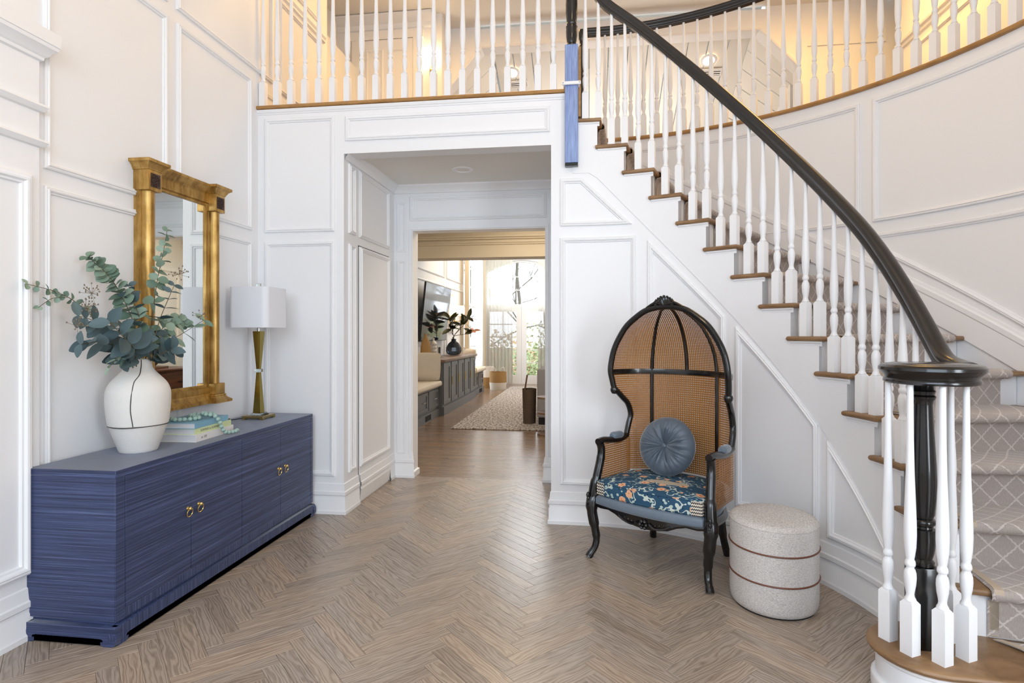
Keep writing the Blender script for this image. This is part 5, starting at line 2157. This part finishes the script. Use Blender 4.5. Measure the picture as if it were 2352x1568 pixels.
pillow('cream knitted pillow leaning on the end of the console', (-2.60, 9.0, .57), .46, .46, .14, rad(8), rad(-10), 'creamknit')
pillow('white fringed pillow on the far bench under the arched window', (-2.58, 12.0, .57), .5, .44, .16, rad(-50), rad(-12), 'cushion')
con = thing('media_console', 'grey panelled media console with walnut top and brass pulls', 'console', (WX + .024, 9.15, 0))
w, L = .476, 2.65
mb = MB()
mb.box(0, w - .02, 0, L, .14, .86)
mb.box(0, w + .012, -.012, L + .012, 0, .14)
mb.build('body', 'greycab', con, smooth=0)
mb = MB()
rounded_box(mb, 0, w + .03, -.03, L + .03, .862, .908, .006, 2)
mb.build('countertop', 'counter', con, label='walnut countertop')
for k in range(5):
    a, c = L * k / 5 + .03, L * (k + 1) / 5 - .03
    d = shaker('door', con, a, c, .17, .845, w - .018, fr=.07)
    hy = c - .03 if k in (0, 2) else a + .03
    MB().tube([(w, c - .035, .60), (w + .03, c - .035, .60), (w + .03, c - .035, .47), (w, c - .035, .47)], .008, 6).build('pull', 'brass', d)
M['tan'] = plain('tan_ceramic', lin(176, 136, 78), .5)
M['whitecer'] = plain('white_ceramic', lin(226, 220, 210), .5)
vs = thing('ribbed_vase', 'tan ribbed bottle vase on the near end of the console', 'vase', (-2.70, 9.32, .908))
mb = MB()
pr_ = [(.055, 0), (.075, .02), (.082, .10), (.078, .20), (.055, .31), (.028, .36), (.022, .40), (.025, .415)]
seg = 32
for i in range(seg):
    for r, z in pr_:
        k = 1 + (.05 if i % 2 else -.03)
        mb.v.append((r * k * math.cos(2 * PI * i / seg), r * k * math.sin(2 * PI * i / seg), z))
m_ = len(pr_)
for i in range(seg):
    for q in range(m_ - 1):
        j = (i + 1) % seg
        mb.f.append((i * m_ + q, j * m_ + q, j * m_ + q + 1, i * m_ + q + 1))
mb.f.append(tuple(i * m_ for i in range(seg)))
mb.build('body', 'tan', vs, smooth=20)
vs = thing('carved_bottle', 'white carved bottle beside the tan ribbed vase on the console', 'bottle', (-2.66, 9.66, .908))
mb = MB()
pr_ = [(.045, 0), (.055, .01)]
for k in range(4):
    pr_ += [(.052, .03 + k * .06), (.063, .055 + k * .06), (.063, .07 + k * .06)]
pr_ += [(.045, .275), (.02, .295), (.018, .33), (.024, .34)]
mb.lathe(pr_, 10)
mb.build('body', 'whitecer', vs, smooth=15)
vs = thing('glass_vase', 'dark grey faceted glass vase with magnolia on the console', 'vase', (-2.60, 10.9, .908))
M['darkglass'] = glass_mat('smoky_glass', lin(70, 78, 90), .02, 1.4, .6)
MB().lathe([(.07, 0), (.12, .02), (.155, .08), (.15, .15), (.10, .23), (.05, .27), (.045, .30), (.055, .315)], 12).build('body', 'darkglass', vs, smooth=15)
M['magleaf'] = leafmat('magnolia_leaf', lin(36, 42, 18), lin(82, 84, 38), .4)
M['magleaf2'] = leafmat('magnolia_back', lin(122, 66, 26), lin(176, 104, 52), .5)
LV['m'] = leaf_mesh('magnolia_leaf', 1, .45, 'magleaf', .1, .3)
LV['n'] = leaf_mesh('magnolia_leaf_back', 1, .45, 'magleaf2', .1, .3)
TIPS = [(-2.60, 10.55, 1.62), (-2.45, 11.0, 1.55), (-2.40, 11.35, 1.66), (-2.55, 10.4, 1.45), (-2.35, 11.6, 1.40)]
for k, tp in enumerate(TIPS):
    br = thing('magnolia_branch', ('magnolia branch in front of the television screen', 'short upright magnolia branch above the smoky glass vase', 'tallest magnolia branch leaning to the sconces', 'magnolia branch low before the television', 'magnolia branch with orange brown leaves leaning to the curtain')[k], 'branch', (-2.60, 10.9, 1.15), 0, 'magnolia branches in the glass vase')
    base = Vector((-2.60, 10.9, 1.15))
    cur = spline([Vector((0, 0, 0)), Vector((0, 0, .12)), (Vector(tp) - base) * .7, Vector(tp) - base], 6)
    MB().tube(cur, .006, 6).build('stem', 'twig', br)
    tip = cur[-1]
    for q in range(8):
        d = Vector((rng.gauss(0, 1), rng.gauss(0, 1), rng.gauss(.2, .7)))
        put_leaf(br, 'n' if (k == 4 and q < 4) or rng.random() < .15 else 'm', tip - (tip - cur[-5]) * rng.random() * .8, d, Vector((rng.gauss(.5, 1), rng.gauss(0, 1), 1)), rng.uniform(.17, .26))
pf = thing('photo_frame', 'small dark picture frame with white mat standing on the console', 'frame', (-2.70, 10.15, .908))
mb = MB()
mb.box(0, .015, -.10, .10, 0, .20)
mb.build('frame', 'whitecer', pf, smooth=0)
MB().box(.015, .017, -.075, .075, .025, .175).build('picture', 'dark', pf, smooth=0)
# TV, tilted towards the room
tv = thing('television', 'large flat television tilted out from the panelled wall above the console', 'television', (-2.78, 10.15, 1.195))
M['tvblack'] = plain('tv_bezel', lin(18, 18, 20), .4)
t = NT('tv_screen')
t.p(Base_Color=lin(26, 30, 36), Roughness=.06, Specular_IOR_Level=1.0, IOR=1.8)
M['screen'] = t.m
T = Matrix.Rotation(rad(6), 4, 'Y')
mb = MB()
rounded_box(mb, -.03, 0, -.87, .87, 0, 1.0, .004, 1)
mb.v = [tuple(T @ Vector(v)) for v in mb.v]
mb.build('bezel', 'tvblack', tv)
mb = MB().box(.0005, .002, -.86, .86, .012, .99)
mb.v = [tuple(T @ Vector(v)) for v in mb.v]
mb.build('screen', 'screen', tv, smooth=0)
MB().box(-.068, .03, -.15, .15, .4, .6).build('wall_mount', 'tvblack', tv, smooth=0)
# sconces
M['cream_shade'] = emit('cream_shade', (1.0, .83, .55, 1), 1.1)
for y, lb in ((11.28, 'cream-shaded wall sconce between the television and the framed panel'), (12.0, 'cream-shaded wall sconce between the framed panel and the curtain')):
    s_ = thing('wall_sconce', lb, 'sconce', (WX, y, 1.6))
    MB().lathe([(.075, .10), (.068, .31)], 20, cap=False, c=(.14, 0, 0)).build('shade', 'cream_shade', s_)
    MB().tube([(.0, 0, -.02), (.10, 0, -.02), (.14, 0, .02), (.14, 0, .12)], .008, 8).build('arm', 'brass', s_)
    MB().tube([(.14, 0, .02), (.14, 0, -.30)], .009, 8).build('stem', 'tvblack', s_)
    MB().lathe([(.05, 0), (.04, .02), (0, .022)], 14).build('backplate', 'brass', s_).rotation_euler = (0, rad(90), 0)
wm = thing('framed_panel', 'narrow white framed panel on the wall between two sconces', 'picture', (WX, 11.64, 1.35))
mb = MB()
mb.box(0, .03, -.17, .17, 0, .78)
mb.build('frame', 'whitecer', wm, smooth=0)
MB().box(.03, .033, -.13, .13, .04, .74).build('panel', 'mirror', wm, smooth=0)

# ------------------------------------------------------------------ french doors, arched windows
wd = struct(MB().box(-2.75, -.80, YE + .03, YE + .10, 2.02, 2.08).build('window_2', 'paint', smooth=0))
tm = MB()
tm.tube([(x, YE + .06, arch_z(x) - .03) for x in xs], .035, 8)
tm.box(-2.75, -2.68, YE + .03, YE + .1, 2.08, 2.95)
tm.box(-.87, -.80, YE + .03, YE + .1, 2.08, 2.95)
tm.build('frame', 'paint', wd, smooth=40)
for k in range(1, 6):
    x = lerp(-2.715, -.835, k / 6)
    MB().box(x - .014, x + .014, YE + .045, YE + .085, 2.08, arch_z(x) - .02).build('muntin', 'paint', wd, smooth=0)
for z in (2.45, 2.80):
    MB().box(-2.70, -.85, YE + .05, YE + .08, z - .012, z + .012).build('muntin', 'paint', wd, smooth=0)
M['pane'] = glass_mat('window_glass', (1, 1, 1, 1), 0, 1.02)
for i, (x0, x1) in enumerate(((-2.75, -1.78), (-1.775, -.80))):
    d = struct(MB().box(x0, x0 + .13, YE + .03, YE + .09, 0, 2.02).build('door_%d' % (3 + i), 'paint', smooth=0))
    e = MB()
    e.box(x1 - .13, x1, YE + .03, YE + .09, 0, 2.02)
    e.box(x0 + .13, x1 - .13, YE + .03, YE + .09, 0, .22)
    e.box(x0 + .13, x1 - .13, YE + .03, YE + .09, 1.89, 2.02)
    e.build('door_rail', 'paint', d, smooth=0)
    for k in range(1, 5):
        z = lerp(.22, 1.89, k / 5)
        MB().box(x0 + .13, x1 - .13, YE + .045, YE + .075, z - .012, z + .012).build('muntin', 'paint', d, smooth=0)
    xm = (x0 + x1) / 2
    if i == 0:
        MB().box(xm - .012, xm + .012, YE + .045, YE + .075, .22, 1.89).build('muntin', 'paint', d, smooth=0)
    MB().box(x0 + .13, x1 - .13, YE + .058, YE + .062, .22, 1.89).build('pane', 'pane', d, smooth=0)
w3 = struct(MB().box(WX - .07, WX - .02, 12.95, 14.5, 1.95, 2.0).build('window_3', 'paint', smooth=0))
for k in range(0, 5):
    y = lerp(12.98, 14.47, k / 4)
    MB().box(WX - .07, WX - .02, y - .02, y + .02, .05, 3.3).build('muntin', 'paint', w3, smooth=0)
for z in (.55, 1.0, 1.45, 2.45, 2.9):
    MB().box(WX - .06, WX - .03, 12.95, 14.5, z - .012, z + .012).build('muntin', 'paint', w3, smooth=0)

# curtains
t = NT('sheer_curtain')
nz = t.noise(t.mapping(t.coord(), (160, 160, 3)), 1, 2, .5).outputs[0]
t.p(Base_Color=lin(240, 238, 232), Roughness=.9)
tl = t.n('ShaderNodeBsdfTranslucent', ins={'Color': lin(244, 242, 236)})
tp_ = t.n('ShaderNodeBsdfTransparent')
m1 = t.n('ShaderNodeMixShader', ins={0: .75, 1: t.b.outputs[0], 2: tl.outputs[0]})
m2 = t.n('ShaderNodeMixShader', ins={0: .18, 1: m1.outputs[0], 2: tp_.outputs[0]})
t.t.links.new(m2.outputs[0], t.out.inputs[0])
M['sheer'] = t.m
t = NT('beige_drape')
t.p(Base_Color=lin(222, 206, 180), Roughness=.9)
tl = t.n('ShaderNodeBsdfTranslucent', ins={'Color': lin(222, 202, 172)})
m1 = t.n('ShaderNodeMixShader', ins={0: .3, 1: t.b.outputs[0], 2: tl.outputs[0]})
t.t.links.new(m1.outputs[0], t.out.inputs[0])
M['drape'] = t.m


def curtain(label, p0, p1, z0, z1, folds, amp, mat):
    a, b_ = Vector(p0), Vector(p1)
    d = (b_ - a)
    n = d.cross(Vector((0, 0, 1))).normalized()
    c = thing('curtain', label, 'curtain', (a.x, a.y, z0))
    mb = MB()
    mb.grid(lambda u, v: tuple(d * u + n * amp * math.sin(u * folds * 2 * PI + .4 * math.sin(v * 5)) * (.55 + .45 * v) + Vector((0, 0, (z1 - z0) * (1 - v)))), frange(0, 1, folds * 10), frange(0, 1, 8))
    mb.build('cloth', mat, c, smooth=80)
    MB().tube([a + Vector((0, 0, z1 - z0)) - a - d * .02, d * 1.02 + Vector((0, 0, z1 - z0))], .012, 8).build('rod', 'brass', c)
    return c


curtain('wide sheer white curtain over the left half of the french doors', (-2.72, 14.86, 0), (-1.98, 14.86, 0), .02, 3.75, 8, .035, 'sheer')
curtain('narrow sheer white curtain at the right side of the french doors', (-1.32, 14.86, 0), (-.85, 14.86, 0), .02, 3.75, 5, .035, 'sheer')
curtain('beige drape hanging beside the framed panel at the arched window', (-2.74, 12.55, 0), (-2.74, 12.98, 0), .6, 3.75, 4, .03, 'drape')
curtain('sheer white curtain between the arched window and the french doors', (-2.72, 13.75, 0), (-2.72, 14.6, 0), .02, 3.75, 7, .035, 'sheer')
curtain('beige drape in the corner beside the french doors', (-2.70, 14.66, 0), (-2.70, 14.84, 0), .02, 3.75, 2, .03, 'drape')

# ------------------------------------------------------------------ rug, baskets, sofa
t = NT('heathered_rug')
nz = t.noise(t.mapping(t.coord(), (34, 14, 1)), 1, 3, .7).outputs[0]
t.p(Base_Color=t.ramp(nz, [(.38, lin(104, 92, 84)), (.5, lin(166, 156, 148)), (.62, lin(208, 200, 192))]), Roughness=1)
t.bump(nz, .5, .01)
M['rug'] = t.m
rg = MB()
rounded_box(rg, -1.93, 1.6, 7.9, 14.1, .0005, .018, .006, 1)
tag(rg.build('area_rug', 'rug'), 'grey heathered woven rug on the sitting room floor', 'rug')
M['wicker'] = plain('brown_wicker', lin(104, 84, 66), .8, var=.6, vscale=70, bump=1.0)
M['seagrass'] = plain('seagrass', lin(176, 136, 82), .85, var=.4, vscale=60, bump=1.0)
M['whitewov'] = plain('white_woven', lin(228, 220, 208), .9, var=.15, vscale=60, bump=.6)


def basket(name, label, loc, layers, rx, ry, handles=True, h=.4):
    b_ = thing(name, label, 'basket', loc)
    for (z0, z1, r0, r1, mat) in layers:
        mb = MB()
        n = max(3, int((z1 - z0) / .025))
        pr_ = []
        for k in range(n):
            a, c = lerp(z0, z1, k / n), lerp(z0, z1, (k + 1) / n)
            r = lerp(r0, r1, (k + .5) / n)
            pr_ += [(r - .006, a + .001), (r, (a + c) / 2), (r - .006, c - .001)]
        mb.lathe([(0, z0)] + pr_ if z0 < .01 else pr_, 28, sx=rx, sy=ry, cap=False)
        mb.build('woven_band', mat, b_)
    if handles:
        for s in (-1, 1):
            MB().tube([(s * .6 * rx * layers[-1][3] + .05 * math.cos(a), 0, layers[-1][1] + .10 * math.sin(a)) for a in frange(0, PI, 8)], .008, 6).build('handle', 'whitewov', b_)
    return b_


basket('round_basket', 'two-tone round basket, seagrass above white, by the french doors', (-2.15, 13.50, 0.0), [(0, .17, .92, 1.0, 'whitewov'), (.17, .42, 1.0, .96, 'seagrass')], .205, .205)
basket('round_basket', 'cream and seagrass basket tucked behind the two-tone one by the bench', (-2.50, 13.9, 0), [(0, .26, .9, 1.0, 'seagrass'), (.26, .52, 1.0, 1.0, 'whitewov')], .18, .18, False)
basket('wicker_basket', 'tall brown wicker basket on the rug beside the sofa', (-.885, 8.50, .019), [(0, .50, .88, 1.0, 'wicker')], .105, .16, False)
bh = thing('wooden_stick', 'slim wooden stick leaning out of the wicker basket', 'stick', (-.95, 8.5, .06))
MB().tube([(.02, 0, 0), (-.01, .02, .4), (.03, .02, .66)], .012, 8).build('rod', 'counter', bh)
M['sofafab'] = plain('grey_sofa_fabric', lin(150, 146, 146), .9, var=.1, vscale=60, bump=.3)
so = thing('sofa', 'grey upholstered sofa seen end-on at the passage edge', 'sofa', (-.755, 8.30, .0185))
mb = MB()
rounded_box(mb, 0, .95, 0, 2.2, .10, .80, .03, 3)
mb.build('frame', 'sofafab', so)
mb = MB()
rounded_box(mb, .02, .93, .03, 2.17, 0, .10, .004, 1)
mb.build('plinth', 'dark', so)
mb = MB()
rounded_box(mb, .25, .93, .25, 1.95, .795, .86, .03, 3)
mb.build('seat_cushion', 'sofafab', so)
st_ = thing('side_table', 'small wooden side table just inside the passage edge by the sofa', 'table', (-.53, 7.62, 0))
for z in (.0, .28, .48):
    MB().lathe([(.0, z), (.16, z), (.16, z + .025), (0, z + .025)], 24).build('shelf', 'counter', st_)
MB().lathe([(.02, .02), (.02, .5)], 12).build('post', 'counter', st_)

# ------------------------------------------------------------------ outdoors
M['lawn'] = plain('lawn', lin(112, 128, 78), 1, var=.4, vscale=3)
g = MB().box(-25, 20, YE + .15, 60, -.4, -.3).build('ground', 'lawn', smooth=0)
struct(g)
M['bark'] = plain('grey_bark', lin(128, 120, 112), .9, var=.3, vscale=6)
M['bush'] = leafmat('bush_leaf', lin(150, 160, 120), lin(206, 206, 160), .8)
M['bush2'] = leafmat('autumn_bush', lin(176, 140, 116), lin(212, 184, 144), .8)


def tree(label, loc, h, seed):
    r_ = random.Random(seed)
    tr = thing('bare_tree', label, 'tree', loc, 0, 'bare trees outside the french doors')
    mb = MB()

    def grow(p, d, L, r, dep):
        pts = [p]
        q = p.copy()
        for k in range(4):
            q = q + d * L / 4 + Vector((r_.gauss(0, .04), r_.gauss(0, .04), r_.gauss(0, .03))) * L
            pts.append(q.copy())
        mb.tube(pts, [lerp(r, r * .55, k / 4) for k in range(5)], 5 if dep else 8)
        if dep < 3:
            for k in range(4 if dep else 9):
                s = pts[r_.randint(1, 4)]
                nd = (d * .5 + Vector((r_.gauss(0, 1), r_.gauss(0, 1), r_.gauss(.4, .6))).normalized()).normalized()
                grow(s.copy(), nd, L * r_.uniform(.4, .62), r * .5, dep + 1)
    grow(Vector((0, 0, 0)), Vector((0, 0, 1)), h, .085, 0)
    mb.build('trunk_and_branches', 'bark', tr)


for i, (x, y, h) in enumerate(((-1.5, 22, 7), (-3.2, 25, 8), (-.4, 27, 8), (-5.5, 24, 8), (-2.2, 31, 9))):
    tree(('nearest leafless grey tree seen through the arched transom', 'leafless tree behind the sheer curtain', 'slim leafless tree beyond the right-hand door', 'leafless tree outside the arched side window', 'far leafless tree deep in the garden')[i], (x, y, -.3), h, 20 + i)


def bush(label, loc, rx, rz, mat, seed, n=900):
    r_ = random.Random(seed)
    b_ = thing('garden_bush', label, 'bush', loc, 0, 'bushes outside the french doors')
    mb = MB()
    for k in range(n):
        u = Vector((r_.gauss(0, 1), r_.gauss(0, 1), abs(r_.gauss(0, 1)))).normalized() * (r_.random() ** .33)
        c = Vector((u.x * rx, u.y * rx, u.z * rz))
        a = Vector((r_.gauss(0, 1), r_.gauss(0, 1), r_.gauss(0, 1))).normalized() * .09
        b2 = Vector((r_.gauss(0, 1), r_.gauss(0, 1), r_.gauss(0, 1))).normalized() * .09
        mb.add([tuple(c), tuple(c + a), tuple(c + a + b2), tuple(c + b2)], [(0, 1, 2, 3)])
    mb.build('foliage', mat, b_, smooth=0, kind='stuff')


for i, (x, y, rx, rz, m_) in enumerate(((-1.2, 19, 1.3, 1.5, 'bush'), (-3.0, 20, 1.5, 1.8, 'bush2'), (.4, 20.5, 1.4, 2.0, 'bush2'), (-4.6, 18.5, 1.2, 1.5, 'bush'), (-2.0, 22.5, 2.0, 2.2, 'bush'))):
    bush(('green bush just outside the meeting stiles of the doors', 'brownish bush behind the sheer curtain', 'brownish bush outside the right-hand door', 'green bush outside the arched side window', 'large green bush at the back of the garden')[i], (x, y, -.35), rx, rz, m_, 40 + i)
